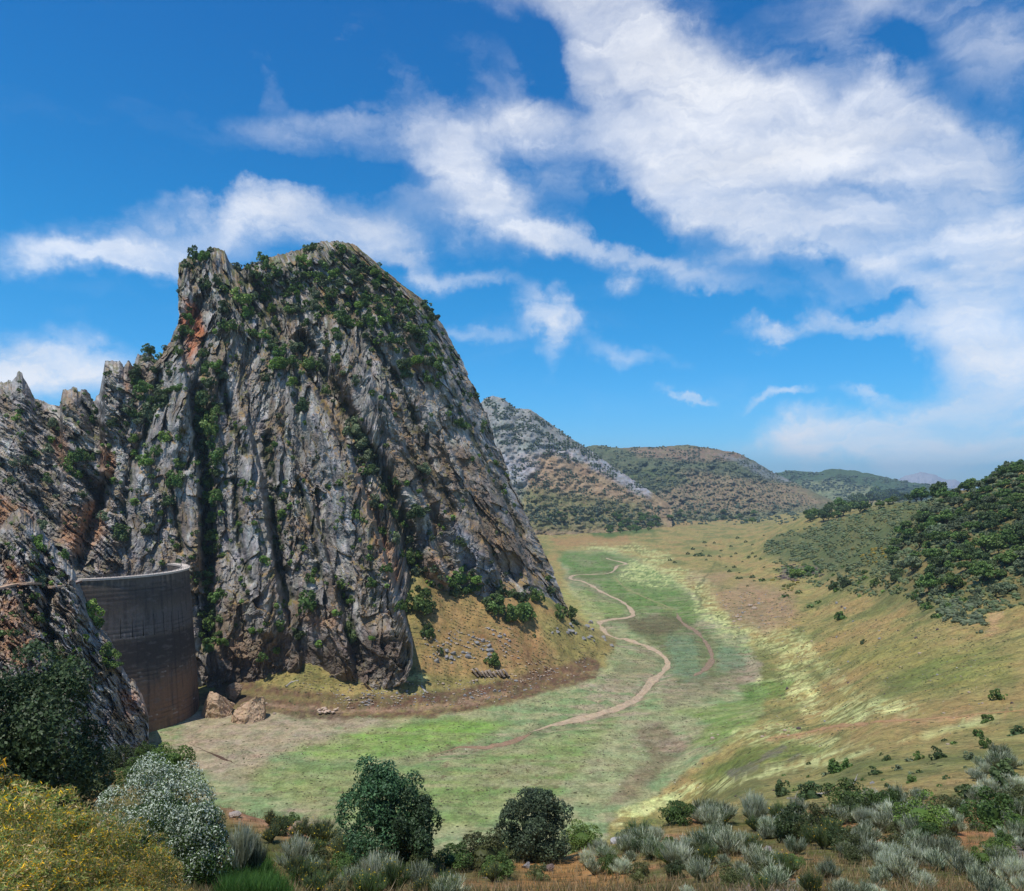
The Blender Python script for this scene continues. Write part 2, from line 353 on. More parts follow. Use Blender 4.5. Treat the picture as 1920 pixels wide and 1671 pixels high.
px_c = np.concatenate([np.array([-2800, -2400, -2000]), np.arange(-1500, -40, 30), np.arange(-40, 1960, 3.1), np.arange(1960, 3600, 40), np.array([3600, 4000, 4500])])
py_rows = np.arange(1690, 952, -2.1)
d_r = np.concatenate([np.geomspace(2.5, CZ * F / (1692 - HY), 100)[:-1], CZ * F / (py_rows - HY), np.geomspace(4800, 19000, 10)])
ld = np.log(d_r)
prof = np.stack([np.interp(ld, np.log([p[0] for p in COLS[k]]), [p[1] for p in COLS[k]]) for k in KX], 1)  # rows x keys
drop = np.stack([np.interp(px_c, KX, prof[i]) for i in range(len(d_r))])
def gsmooth(a, axis, n):
    k = np.exp(-np.linspace(-2, 2, 2 * n + 1) ** 2); k /= k.sum()
    pad = [(0, 0), (0, 0)]; pad[axis] = (n, n); b = np.pad(a, pad, mode='edge')
    out = np.zeros_like(a)
    for i, w in enumerate(k):
        out += w * (b[i:i + a.shape[0]] if axis == 0 else b[:, i:i + a.shape[1]])
    return out
drop = gsmooth(gsmooth(drop, 1, 14), 0, 3)
PXg, Dg = np.meshgrid(px_c, d_r)
Xg = (PXg - CX) / F * Dg
# relief: mounds and gullies in metres, growing away from the flat floor
offfloor = sstep(0.4, 8, CZ - drop)
rel = offfloor * (fbm(Xg / 60, Dg / 60, 5, 3) * np.clip(Dg / 90, 0.5, 4.5) + 0.5 * fbm(Xg / 9, Dg / 9, 3, 8) * np.clip(Dg / 60, 0.4, 2.2))
rel += (1 - offfloor) * 0.35 * fbm(Xg / 18, Dg / 18, 4, 5)
pyg0 = HY + drop / Dg * F
rh = sstep(1560, 1800, PXg) * sstep(320, 380, Dg) * (1 - sstep(900, 1300, Dg))
rel += rh * 9 * fbm(Xg / 55, Dg / 140, 4, 12)
rel += (Dg > 700) * (PXg > 1350) * 6 * fbm(Xg / 120, Dg / 260, 4, 14) * sstep(700, 1000, Dg) * (Dg < 4000)
apr = (PXg > 480) * sstep(755, 800, PXg + 300 * (PXg < 760)) * (1 - sstep(1120, 1170, PXg)) * sstep(350, 362, Dg) * (1 - sstep(470, 500, Dg))
rel += apr * (1.6 * ridged(Xg / 14, Dg / 11, 4, 44) + 1.2 * fbm(Xg / 5, Dg / 4, 3, 45))
# the little terraces that falling water left round the floor
lev = np.clip(CZ - drop, 0, 60)
rel += 0.16 * np.sin(lev * 2.1 + 2 * fbm(Xg / 40, Dg / 40, 2, 2)) * sstep(1, 4, lev) * (1 - sstep(10, 20, lev)) * (Dg > 180)
Zg = CZ - drop + rel
# dry gullies across the floor
pxw, pyw = PXg, HY + (CZ - Zg) / Dg * F
def floor_only(): return (Dg > 150)
STREAM = [(770,1424,10),(850,1405,9),(945,1398,8),(985,1380,8),(1050,1360,8),(1120,1344,10),(1180,1322,10),(1207,1300,9),(1222,1280,8),(1244,1262,10),(1252,1246,10),(1240,1230,9),(1215,1215,10),(1180,1203,9),(1163,1200,4),(1140,1192,8),(1128,1178,9),(1126,1168,8),(1150,1163,6),(1182,1158,10),(1186,1150,10),(1170,1132,9),(1130,1112,8),(1098,1093,7),(1070,1087,7),(1077,1080,6),(1110,1078,4),(1146,1075,6),(1158,1062,6),(1175,1058,5),(1150,1052,3),(1134,1047,2)]
OLDARM = [(1268,1148,5),(1278,1168,7),(1310,1190,7),(1328,1215,8),(1335,1235,8),(1325,1255,7),(1300,1270,7)]
TRACKR = [(1920,1333,6),(1800,1345,6),(1700,1352,6),(1640,1356,6),(1560,1364,7),(1500,1378,6),(1440,1386,4)]
TRACK2 = [(1152,1082,2),(1175,1105,3),(1230,1130,3),(1265,1145,3)]
def carve(pts, depth):
    d = poly_dist(pxw, pyw, [(p[0], p[1]) for p in pts])
    ww = np.interp(pyw, sorted(p[1] for p in pts), [p[2] for p in sorted(pts, key=lambda p: p[1])])
    return depth * np.exp(-(d / (ww * 1.1)) ** 2) * floor_only()
Zg -= carve(STREAM, 1.4) + carve(OLDARM, 0.7)
PYg = HY + (CZ - Zg) / Dg * F
POS = np.stack([Xg, Dg, Zg], -1)
# ---- base colours
wx = PXg + 16 * fbm(PXg / 45, PYg / 22, 4, 21) + 5 * fbm(PXg / 9, PYg / 5, 3, 22); wy = PYg + 8 * fbm(PXg / 45, PYg / 22, 4, 23) + 3 * fbm(PXg / 9, PYg / 5, 3, 24)
nA = fbm(Xg / 14, Dg / 14, 5, 31, 0.6); nB = fbm(Xg / 45, Dg / 60, 4, 33); nC = fbm(Xg / 3.5, Dg / 4.5, 4, 35, 0.65)
streak = fbm(Xg / 55 + Dg / 300, Dg / 7, 4, 41, 0.6)
TAN, PALE, SAGE, GRN, BRT, DEEP = lin(162,143,122), lin(146,146,106), lin(118,136,92), lin(108,132,58), lin(112,148,56), lin(76,112,40)
LIME, OCH, ORG, OLV, BRN, TUR, PINK = lin(198,200,134), lin(146,132,80), lin(156,120,80), lin(110,112,64), lin(98,80,64), lin(104,130,100), lin(152,122,96)
col = np.zeros(PXg.shape + (3,)) + np.array(OCH)
col = mixc(col, OLV, sstep(-0.1, 0.35, nB + 0.6 * nA)); col = mixc(col, ORG, 0.45 * sstep(0.05, 0.4, -nB + 0.5 * nC))
fl = zone(wx, wy, [(330,1320),(470,1335),(640,1345),(800,1345),(930,1320),(1050,1290),(1110,1265),(1150,1215),(1120,1190),(1085,1130),(1050,1060),(1060,1035),(1150,1030),(1240,1070),(1300,1110),(1340,1160),(1400,1190),(1420,1240),(1440,1300),(1430,1340),(1300,1440),(1220,1500),(1150,1528),(1100,1700),(900,1800),(100,1800),(100,1400)], 7) * (Dg > 150)
fc = np.zeros_like(col) + np.array(PALE); fc = mixc(fc, SAGE, sstep(-0.2, 0.3, nA + streak * 0.8)); fc = mixc(fc, TAN, 0.7 * sstep(0.0, 0.35, nB - 0.6 * streak + 0.3 * nC))
for pts, c, fe, k in [
  ([(340,1330),(480,1330),(640,1352),(600,1385),(500,1420),(460,1480),(400,1460),(340,1420)], TAN, 16, .95),
  ([(545,1408),(700,1365),(860,1345),(960,1360),(880,1395),(740,1420),(620,1425)], BRT, 12, .85),
  ([(430,1450),(600,1435),(800,1440),(980,1400),(1120,1360),(1160,1340),(1120,1420),(1040,1500),(900,1550),(620,1540)], GRN, 24, .60),
  ([(1130,1370),(1230,1330),(1290,1290),(1310,1340),(1240,1400),(1200,1480),(1110,1520),(1060,1500),(1090,1430)], PALE, 18, .75),
  ([(1190,1370),(1240,1350),(1290,1400),(1240,1450),(1180,1500),(1130,1510),(1170,1470),(1215,1420)], lin(110,88,72), 10, .75),
  ([(1240,1290),(1330,1260),(1420,1250),(1400,1290),(1320,1310),(1250,1330)], lin(128,112,92), 12, .7),
  ([(1270,1335),(1400,1310),(1500,1310),(1480,1350),(1350,1400),(1290,1400),(1330,1360)], GRN, 8, .85),
  ([(1050,1040),(1130,1030),(1230,1065),(1290,1110),(1330,1150),(1290,1180),(1230,1150),(1180,1155),(1130,1100),(1070,1080)], DEEP, 8, .9),
  ([(1100,1095),(1170,1140),(1160,1160),(1120,1160),(1085,1120)], GRN, 8, .7),
  ([(1170,1165),(1270,1160),(1320,1180),(1390,1230),(1400,1255),(1330,1280),(1270,1285),(1240,1220)], lin(84,92,54), 8, .85),
  ([(1150,1160),(1250,1150),(1300,1172),(1240,1190),(1190,1185)], lin(92,78,58), 7, .8),
  ([(1250,1190),(1300,1195),(1310,1240),(1320,1265),(1290,1280),(1250,1260),(1255,1215)], TUR, 9, .7),
  ([(1350,1205),(1395,1225),(1395,1255),(1345,1262)], TUR, 8, .75),
  ([(1160,1225),(1230,1230),(1235,1255),(1190,1285),(1130,1300),(1150,1260)], lin(132,120,92), 10, .6)]:
    fc = mixc(fc, c, k * zone(wx, wy, pts, fe) * (0.75 + 0.5 * np.clip(nC + streak, -0.5, 0.5)))
fc = mixc(fc, lin(104,88,66), 0.75 * sstep(0.18, 0.45, nC) * sstep(-0.2, 0.2, nB))
col = col * (1 - fl[..., None]) + fc * fl[..., None]
far_m = Dg > 150
def zz(pts, c, fe, k, cond=None):
    global col
    m = k * zone(wx, wy, pts, fe) * (far_m if cond is None else cond)
    col = mixc(col, c, np.clip(m * (0.85 + 0.6 * nC), 0, 1))
def bb(pts, c, w, fe, k, cond=None):
    global col
    m = k * band(wx, wy, pts, w, fe) * (far_m if cond is None else cond)
    if c is LIME: m = m * sstep(-0.22, 0.22, 0.8 * streak + 0.9 * nC + 0.5 * nA)
    col = mixc(col, c, np.clip(m * (0.75 + 0.9 * nC + 0.6 * nA), 0, 1))
# apron of the rock, orange grass
zz([(760,1180),(800,1060),(860,1090),(1000,1120),(1090,1165),(1160,1200),(1130,1250),(1000,1280),(850,1270),(780,1260)], ORG, 10, .8)
zz([(1000,1150),(1100,1170),(1150,1205),(1130,1250),(1050,1240)], lin(140,138,78), 14, .7)
bb([(800,1100),(780,1170),(790,1200)], OLV, 10, 15, .5)
bb([(520,1270),(640,1272),(760,1275),(880,1290),(960,1270),(1060,1240),(1140,1215)], lin(126,112,68), 9, 14, .7)
bb([(650,1262),(720,1282),(790,1272)], LIME, 5, 9, .6)
bb([(430,1290),(540,1312),(640,1325),(800,1322),(930,1302),(1030,1275),(1100,1255)], lin(98,74,58), 17, 9, 1.2)
bb([(560,1330),(700,1335),(820,1322),(880,1312),(950,1300)], lin(150,122,96), 2, 3, .7)
bb([(380,1310),(470,1318),(560,1335),(640,1345)], lin(86,68,56), 8, 7, .9)
bb([(440,1300),(600,1312),(760,1312)], lin(120,112,70), 3, 4, .6)
bb([(500,1322),(640,1332),(800,1330),(900,1318)], lin(150,124,100), 1.5, 2, .7)
bb([(910,1200),(960,1215),(1010,1245)], lin(116,84,60), 14, 14, .5)
# lime flower strips
bb([(1090,1022),(1180,1028),(1250,1045),(1180,1060)], LIME, 5, 9, .65)
bb([(1180,1075),(1260,1085),(1310,1095),(1320,1130),(1345,1160)], LIME, 14, 14, .75)
bb([(1370,1175),(1440,1195),(1500,1215),(1480,1250),(1510,1290)], LIME, 14, 22, .65)
bb([(1430,1290),(1500,1300),(1520,1330),(1590,1340),(1700,1335)], LIME, 12, 16, .75)
bb([(1180,1530),(1280,1490),(1400,1452),(1520,1432),(1640,1425),(1760,1380),(1860,1350)], LIME, 6, 10, .7)
bb([(1500,1215),(1560,1260),(1600,1310),(1700,1330)], LIME, 5, 16, .5)
bb([(1390,1385),(1460,1372),(1540,1400),(1620,1420)], LIME, 14, 14, .65)
bb([(1160,1535),(1240,1505),(1330,1470),(1430,1440),(1540,1425),(1640,1420),(1720,1395)], LIME, 9, 8, .9)
bb([(1060,1110),(1090,1140),(1120,1170)], lin(160,160,96), 8, 10, .6)
bb([(1060,1095),(1100,1120),(1130,1160)], lin(165,160,110), 4, 6, .5)
zz([(1385,1285),(1490,1275),(1470,1310),(1400,1315)], DEEP, 8, .85)
zz([(1400,1400),(1480,1390),(1560,1405),(1470,1425),(1330,1470),(1290,1460)], lin(96,112,52), 8, .8)
bb([(1370,1455),(1430,1425),(1470,1400)], lin(108,98,90), 4, 5, .8)
bb([(1440,1440),(1500,1418)], lin(108,98,90), 2, 4, .7)
zz([(1330,1110),(1400,1090),(1480,1110),(1500,1150),(1440,1190),(1380,1170)], PINK, 16, .8)
zz([(1290,1070),(1380,1075),(1340,1100),(1290,1095)], PINK, 8, .6)
zz([(1470,1065),(1540,1060),(1530,1080),(1460,1085)], lin(100,86,82), 5, .9)
zz([(1030,1008),(1180,1004),(1180,1022),(1040,1024)], ORG, 5, .85)
zz([(1060,955),(1180,960),(1190,985),(1100,985),(1050,975)], lin(160,128,84), 6, .7)
zz([(1085,990),(1200,985),(1230,1000),(1120,1008)], lin(62,94,44), 4, .9)
zz([(1200,975),(1290,970),(1360,972),(1300,985),(1210,992)], ORG, 4, .6)
zz([(1440,1010),(1560,975),(1700,930),(1800,900),(1700,1050),(1640,1075),(1500,1060),(1430,1040)], lin(72,86,52), 12, .9)
zz([(1650,1080),(1700,980),(1800,890),(1960,860),(1960,1130),(1800,1120),(1700,1110)], lin(104,92,56), 10, .85)
bb([(1820,1060),(1800,1010),(1850,960)], lin(150,118,88), 5, 10, .5)
bb([(1870,1130),(1860,1180)], lin(176,138,100), 6, 8, .8)
zz([(1560,1010),(1640,1090),(1800,1140),(1760,1170),(1600,1110),(1540,1090)], lin(92,96,60), 12, .5)
zz([(1560,1220),(1700,1200),(1900,1230),(1900,1290),(1700,1290)], lin(118,128,58), 30, .45)
zz([(1250,1510),(1500,1440),(1900,1400),(1920,1530),(1400,1540)], lin(128,112,66), 25, .5)
bb([(p[0], p[1]) for p in TRACKR], lin(168,132,92), 3, 5, .85)
bb([(p[0], p[1]) for p in TRACK2], lin(140,140,90), 1.5, 3, .6)
bb([(1320,1140),(1310,1110),(1312,1095),(1345,1053)], lin(80,84,50), 1.2, 2, .8)
bb([(p[0], p[1]) for p in STREAM], lin(96,84,66), 6, 6, .35)
# foreground hill
fg = (Dg <= 150) & ((PXg < 1240) | (Dg < 85))
fcol = np.zeros_like(col) + np.array(lin(128,110,66)); fcol = mixc(fcol, lin(84,88,42), sstep(-0.15, 0.25, fbm(Xg / 4, Dg / 4, 4, 51))); fcol = mixc(fcol, lin(164,112,76), 0.8 * sstep(0.05, 0.3, fbm(Xg / 6, Dg / 6, 4, 53)))
fcol = mixc(fcol, lin(168,120,92), 0.85 * zone(wx, wy, [(400,1470),(460,1470),(560,1540),(600,1600),(500,1560),(430,1530)], 14))
fcol = mixc(fcol, lin(170,122,72), 0.8 * zone(wx, wy, [(960,1600),(1100,1590),(1180,1620),(1170,1690),(980,1690)], 14))
fcol = mixc(fcol, lin(40,74,24), 0.9 * zone(wx, wy, [(420,1620),(500,1620),(530,1690),(420,1690)], 6))
fcol = mixc(fcol, lin(128,118,114), 0.9 * np.maximum(zone(wx, wy, [(1360,1655),(1440,1650),(1500,1660),(1500,1690),(1350,1690)], 5), zone(wx, wy, [(1885,1590),(1930,1585),(1930,1640),(1900,1630)], 5)))
col = np.where(fg[..., None], fcol, col)
me = mesh_from('ground', POS, grid_faces(*PXg.shape), col)
add('ground', me, M_ground, kind='structure')
register('ground', PXg, PYg, Dg, POS)
# the ground behind the camera
bx, by = np.meshgrid(np.linspace(-420, 420, 60), np.linspace(2.6, -400, 40))
bz = CZ - 2.25 + 0.02 * (2.6 - by) + sstep(0, 60, 2.6 - by) * 3 * fbm(bx / 40, by / 40, 3, 3) - 0.15
add('ground_behind', mesh_from('ground_behind', np.stack([bx, by, bz], -1), grid_faces(40, 60, True), np.zeros((2400, 3)) + np.array(lin(128,110,66))), M_ground, kind='structure')

# ------------------------------------------------------------------ cliff builder
def curve(pts, n):
    p = np.array(pts, float); q = np.linspace(0, 1, n); k = p[:, 0]
    return np.stack([np.interp(q, k, p[:, i]) for i in range(1, p.shape[1])], -1)
def by_px(pts):
    p = np.array(pts, float); k = (p[:, 0] - p[0, 0]) / (p[-1, 0] - p[0, 0]); return np.column_stack([k, p])
def by_len(pts):
    p = np.array(pts, float); l = np.concatenate([[0], np.cumsum(np.hypot(*(np.diff(p[:, :2], axis=0).T)))]); return np.column_stack([l / l[-1], p])
def coons(B, T, L, Rr):
    n = len(B); m = len(L); s = np.linspace(0, 1, n)[None, :, None]; q = np.linspace(0, 1, m)[:, None, None]
    B = B[None]; T = T[None]; L = L[:, None]; Rr = Rr[:, None]
    return ((1 - q) * B + q * T + (1 - s) * L + s * Rr - ((1 - s) * (1 - q) * B[:, :1] + s * (1 - q) * B[:, -1:] + (1 - s) * q * T[:, :1] + s * q * T[:, -1:]))
def wrap(S, left, right, top):
    """continue a (rows, cols, [px,py,d]) sheet round its edges to the far side"""
    k = np.arange(1, 11)
    if top:
        a = S[-1:, :, :] + np.stack([0 * k, 5.0 * k, 14.0 * k], -1)[:, None, :]; S = np.concatenate([S, a], 0)
    if right:
        a = S[:, -1:, :] + np.stack([-3.5 * k, 0 * k, 14.0 * k], -1)[None]; S = np.concatenate([S, a], 1)
    if left:
        k = k[::-1]; a = S[:, :1, :] + np.stack([3.5 * k, 0 * k, 14.0 * k], -1)[None]; S = np.concatenate([a, S], 1)
    return S
def normals(P):
    du = np.gradient(P, axis=1); dv = np.gradient(P, axis=0); n = np.cross(du, dv); n /= np.linalg.norm(n, axis=-1, keepdims=True) + 1e-9
    return n * np.where((n[..., 1:2] > 0), -1, 1) if False else n

# ------------------------------------------------------------------ the big limestone peak
NC, NR = 640, 570
Bl = curve(by_px([(140,1180,416),(250,1240,414),(330,1290,402),(385,1320,398),(430,1315,394),(500,1300,397),(560,1275,400),(650,1290,390),(700,1305,384),(760,1280,390),(778,1235,400),(800,1130,436),(850,1135,450),(950,1140,463),(1020,1165,474),(1088,1200,482)]), NC)
Tl = curve(by_px([(335,492,505),(352,482,500),(375,476,498),(398,463,497),(420,470,500),(432,495,508),(452,505,520),(470,495,522),(520,478,525),(575,464,525),(598,453,522),(640,452,520),(665,460,522),(700,488,530)]), NC)
Ll = curve(by_len([(140,1180,416),(150,1100,420),(172,1030,428),(205,940,438),(222,850,446),(245,765,455),(285,690,466),(318,640,480),(336,600,486),(333,540,492),(335,492,505)]), NR)
Rl = curve(by_len([(1088,1200,482),(1062,1130,487),(1040,1078,492),(1000,990,500),(966,920,505),(938,850,510),(906,760,514),(872,690,518),(832,612,522),(795,565,525),(742,525,527),(700,488,530)]), NR)
S = coons(Bl, Tl, Ll, Rl)
s_, q_ = np.meshgrid(np.linspace(0, 1, NC), np.linspace(0, 1, NR))
px, py, dd = S[..., 0], S[..., 1], S[..., 2]
# rounding towards the skyline
dd = dd + 40 * sstep(0.86, 1.0, s_) ** 2 - 40 * (s_ > 2) + 8 * sstep(0.97, 1.0, q_)
dd -= 24 * np.sin(np.clip(s_, 0, 1) * math.pi) * np.sin(np.clip(q_ * 1.1, 0, 1) * math.pi) ** 0.7
A = s_ * 330 + 8 * fbm(s_ * 9, q_ * 5, 4, 61); Bc = q_ * 290 + 10 * fbm(s_ * 6, q_ * 6, 3, 63)
fade = sstep(0, 0.03, 1 - q_) * 0.75 + 0.25; summit = sstep(0.62, 0.9, q_)
disp = 5 * ridged(A / 60, Bc / 420, 2, 64) * (1 - 0.5 * summit)
disp += 3.0 * ridged(A / 21 + 0.5 * fbm(A / 40, Bc / 60, 2, 68), Bc / 120, 3, 67) * (1 - 0.35 * summit)
wA = A + 5 * fbm(A / 16, Bc / 16, 3, 4); wB = Bc + 7 * fbm(A / 18, Bc / 18, 3, 6)
rug = sstep(-0.25, 0.3, fbm(A / 30, Bc / 40, 3, 66)) * 0.82 + 0.18
fa, cid, e1 = facets(wA / 15, wB / 22, 5, 1.0, 1.3); disp += 3.8 * fa
fa, gid, e2 = facets(wA / 5.2 + 0.15 * fbm(A / 3, Bc / 3, 2, 8), wB / 7.5, 9, 1.0, 1.3); disp += (0.5 + 1.7 * rug) * fa
fa, hid, e3 = facets(A / 2.6 + 0.3 * fbm(A / 3, Bc / 3, 2, 8), Bc / 3.4, 19, 1.0, 1.2); disp += (0.25 + 0.9 * rug) * fa
fa, _c, e4 = facets(wA / 8, wB / 8, 15, 1.0, 1.3); disp += summit * 4.2 * fa
fa, _c, e4 = facets(A / 1.4, Bc / 2.0, 25, 1.0, 1.0); disp += (0.1 + 0.45 * rug) * fa
disp += 0.8 * rug * fbm(A / 2.0, Bc / 2.6, 3, 71, 0.6)
gully = np.zeros_like(px)
for pts, w, dep in [
  ([(372,560),(378,640),(385,700)], 9, 8), ([(378,735),(384,800),(388,900),(392,1000),(388,1100),(392,1200)], 15, 11),
  ([(365,790),(362,850),(350,880)], 6, 7), ([(500,820),(508,900),(516,980),(524,1060),(545,1120)], 11, 8),
  ([(570,640),(610,700),(660,790),(700,860),(735,930),(760,1000),(785,1090)], 15, 17), ([(740,700),(775,780),(800,860),(850,960)], 8, 8),
  ([(655,560),(700,640),(745,720)], 9, 6), ([(450,505),(470,560),(520,640),(560,720)], 9, 8), ([(800,590),(830,680),(860,760),(915,880),(980,1000)], 7, 6),
  ([(320,900),(330,960),(340,1030)], 6, 7), ([(560,900),(590,1000),(600,1080)], 7, 5), ([(440,900),(445,1000),(470,1090)], 6, 5),
  ([(250,860),(235,930),(225,1000)], 9, 8), ([(640,1100),(660,1170),(680,1240)], 5, 4), ([(300,700),(290,760),(260,850)], 8, 8), ([(410,700),(425,760),(460,850)], 8, 9)]:
    d_ = poly_dist(px + 5 * fbm(px / 20, py / 20, 3, 73), py, pts); k = np.exp(-(d_ / w) ** 2)
    disp -= dep * k; gully = np.maximum(gully, k)
for pts, w, dep in [   # proud ribs
  ([(455,780),(462,900),(470,1000),(490,1100),(500,1180)], 16, 7), ([(590,780),(625,860),(660,940),(695,1040),(735,1120),(768,1200)], 15, 9),
  ([(345,500),(350,600),(340,700)], 16, 8), ([(390,600),(350,720),(335,800)], 12, 9), ([(340,760),(330,840)], 18, 6), ([(270,900),(270,1000),(300,1060)], 26, 8),
  ([(700,700),(760,820),(820,940),(900,1040)], 18, 6), ([(880,770),(930,880),(1000,1020),(1040,1100)], 9, 6), ([(720,1190),(740,1230)], 20, 5), ([(810,1040),(835,1090)],12,6)]:
    d_ = poly_dist(px, py, pts); disp += dep * np.exp(-(d_ / w) ** 2)
disp -= 14 * np.exp(-(((px - 965) / 24) ** 2 + ((py - 1075) / 34) ** 2)) * (py < 1110)      # shallow cave
disp -= 7 * np.exp(-(((px - 386) / 16) ** 2 + ((py - 590) / 30) ** 2))
wpx2, wpy2 = px + 7 * fbm(px / 28, py / 28, 4, 97), py + 7 * fbm(px / 28, py / 28, 4, 98)
for pts, up_, dn_, wl, wr, y0_, y1_ in [   # buttress edges: rising towards the line from the left, dropping behind it on the right
  ([(440,495),(500,600),(560,690),(610,770),(655,860),(690,960),(725,1060),(768,1200),(775,1300)], 20, 22, 70, 60, 500, 1400),
  ([(600,560),(680,680),(750,820),(800,960),(840,1100)], 6, 8, 40, 34, 560, 1120), ([(680,560),(770,700),(850,860),(910,1010),(940,1120)], 7, 9, 40, 34, 560, 1130), ([(740,560),(830,690),(900,840),(960,990),(1000,1120)], 6, 7, 32, 28, 560, 1130),
  ([(445,740),(478,860),(500,1000),(520,1120),(560,1230)], 7, 5, 46, 30, 740, 1300), ([(335,640),(352,760),(368,900),(372,1060)], 8, 8, 40, 26, 560, 1100), ([(520,800),(580,930),(620,1080),(660,1250)], 5, 6, 36, 30, 780, 1300), ([(430,640),(395,740),(375,800)], 5, 6, 30, 20, 620, 820)]:
    sd_ = poly_side(wpx2, wpy2, pts); env = sstep(y0_, y0_ + 70, py) * (1 - sstep(y1_ - 60, y1_, py))
    disp += 1.25 * env * np.where(sd_ < 0, up_ * np.exp(sd_ / wl), -dn_ * np.exp(-sd_ / wr) + (up_ + dn_) * np.exp(-(sd_ / 5.0) ** 2) * (sd_ < 12))
disp *= fade
dd = dd - disp
jag = 4.2 * fbm(s_ * 60, q_ * 3, 4, 77, 0.65) + 2.5 * (worley(s_ * 55, q_ * 0 + 0.5, 4)[2] - 0.5)
py = py - jag * sstep(0.94, 1.0, q_); jr = 5.0 * fbm(q_ * 34, s_ * 0, 5, 79, 0.7) + 5 * (worley(q_ * 38, s_ * 0 + 0.5, 14)[2] - 0.5); px = px + jr * sstep(0.93, 1.0, s_)
px = px + 4.5 * fbm(q_ * 40, s_ * 0 + 5, 4, 80, 0.65) * (1 - sstep(0, 0.05, s_))
Sw = wrap(np.stack([px, py, dd], -1), True, True, True)
pad = lambda a: np.pad(a, ((0, 10), (10, 10)), mode='edge')
pos = W3(Sw[..., 0], Sw[..., 1], Sw[..., 2])
nz = np.abs(normals(pos)[..., 2]); X3, Z3 = pos[..., 0], pos[..., 2]
PX, PY, dsp, gul = Sw[..., 0], Sw[..., 1], pad(disp), pad(gully); Ap, Bp = pad(A), pad(Bc); sm = pad(summit); gidp = pad(gid); cidp = pad(cid)
crk = pad(np.maximum((1 - sstep(0, 0.10, e1)) * (cid > 0.5), 0.6 * (1 - sstep(0, 0.14, e2)) * (gid > 0.6)))
GREY, GREYL, BROWN, ORR = lin(140,134,126), lin(192,187,180), lin(122,103,80), lin(164,128,98)
c = np.zeros(pos.shape) + np.array(GREY)
c = mixc(c, GREYL, 0.8 * sstep(-0.15, 0.35, fbm(Ap / 9, Bp / 26, 5, 81, 0.62) + 0.3 * (gidp - 0.5)))
c = mixc(c, lin(94,92,94), 0.65 * sstep(0.0, 0.35, fbm(Ap / 6, Bp / 34, 5, 83, 0.6)))
c = mixc(c, BROWN, 0.72 * sstep(-0.05, 0.3, fbm(Ap / 22, Bp / 50, 4, 85) + 0.35 * fbm(Ap / 3, Bp / 5, 3, 86)))
c = mixc(c, lin(70,62,52), 0.45 * crk)
wx2, wy2 = PX + 12 * fbm(PX / 30, PY / 30, 3, 87), PY + 12 * fbm(PX / 30, PY / 30, 3, 88)
grass = sstep(0.50, 0.72, nz + 0.22 * fbm(Ap / 7, Bp / 8, 4, 89))
c = mixc(c, lin(146,118,72), 0.8 * grass * sstep(-0.2, 0.15, fbm(Ap / 10, Bp / 10, 3, 90)))
c = mixc(c, lin(82,92,42), 0.75 * grass * sstep(0.0, 0.25, fbm(Ap / 12, Bp / 12, 3, 91)))
c = mixc(c, lin(48,58,28), 0.75 * sstep(0.35, 0.8, gul) * sstep(-0.3, 0.1, fbm(Ap / 6, Bp / 9, 3, 92)))
c = mixc(c, lin(74,84,40), 0.5 * sm * sstep(0.0, 0.25, fbm(Ap / 9, Bp / 8, 4, 93)))
for pts, cc, fe, k in [
  ([(345,560),(368,570),(385,620),(372,660),(352,690),(343,640)], lin(176,112,78), 9, .75), ([(372,560),(400,565),(402,600),(380,610)], lin(170,166,160), 8, .7),
  ([(700,1000),(730,1010),(760,1090),(745,1110),(715,1060)], ORR, 10, .7), ([(790,1040),(825,1050),(850,1090),(830,1100),(800,1080)], ORR, 8, .5),
  ([(660,860),(690,930),(720,1000),(700,990),(670,920)], ORR, 7, .6), ([(360,1040),(400,1080),(410,1150),(395,1120)], ORR, 8, .5),
  ([(540,640),(580,700),(640,800),(650,850),(600,760)], lin(150,118,78), 7, .4),
  ([(560,1150),(640,1150),(640,1180),(570,1175)], ORR, 10, .5),
  ([(740,800),(900,850),(1000,1000),(1010,1080),(900,1060),(800,930)], lin(112,92,72), 22, .4),
  ([(820,1000),(860,985),(930,1060),(925,1090),(870,1060)], lin(150,154,162), 12, .6),
  ([(380,1210),(560,1190),(760,1190),(770,1270),(380,1300)], lin(98,86,76), 18, .75),
  ([(400,1180),(500,1190),(560,1240),(480,1250),(400,1240)], lin(142,118,92), 12, .45)]:
    c = mixc(c, cc, np.clip(k * zone(wx2, wy2, pts, fe) * (1 + 0.8 * fbm(Ap / 4, Bp / 7, 3, 95)), 0, 1))
me = mesh_from('rocky_peak', pos, grid_faces(*pos.shape[:2]), c, smooth=False)
add('mountain', me, M_rock, kind='structure')
register('peak', PX[:-10, 10:-10], PY[:-10, 10:-10], Sw[:-10, 10:-10, 2], pos[:-10, 10:-10])
PEAK = dict(px=PX[:-10, 10:-10], py=PY[:-10, 10:-10])

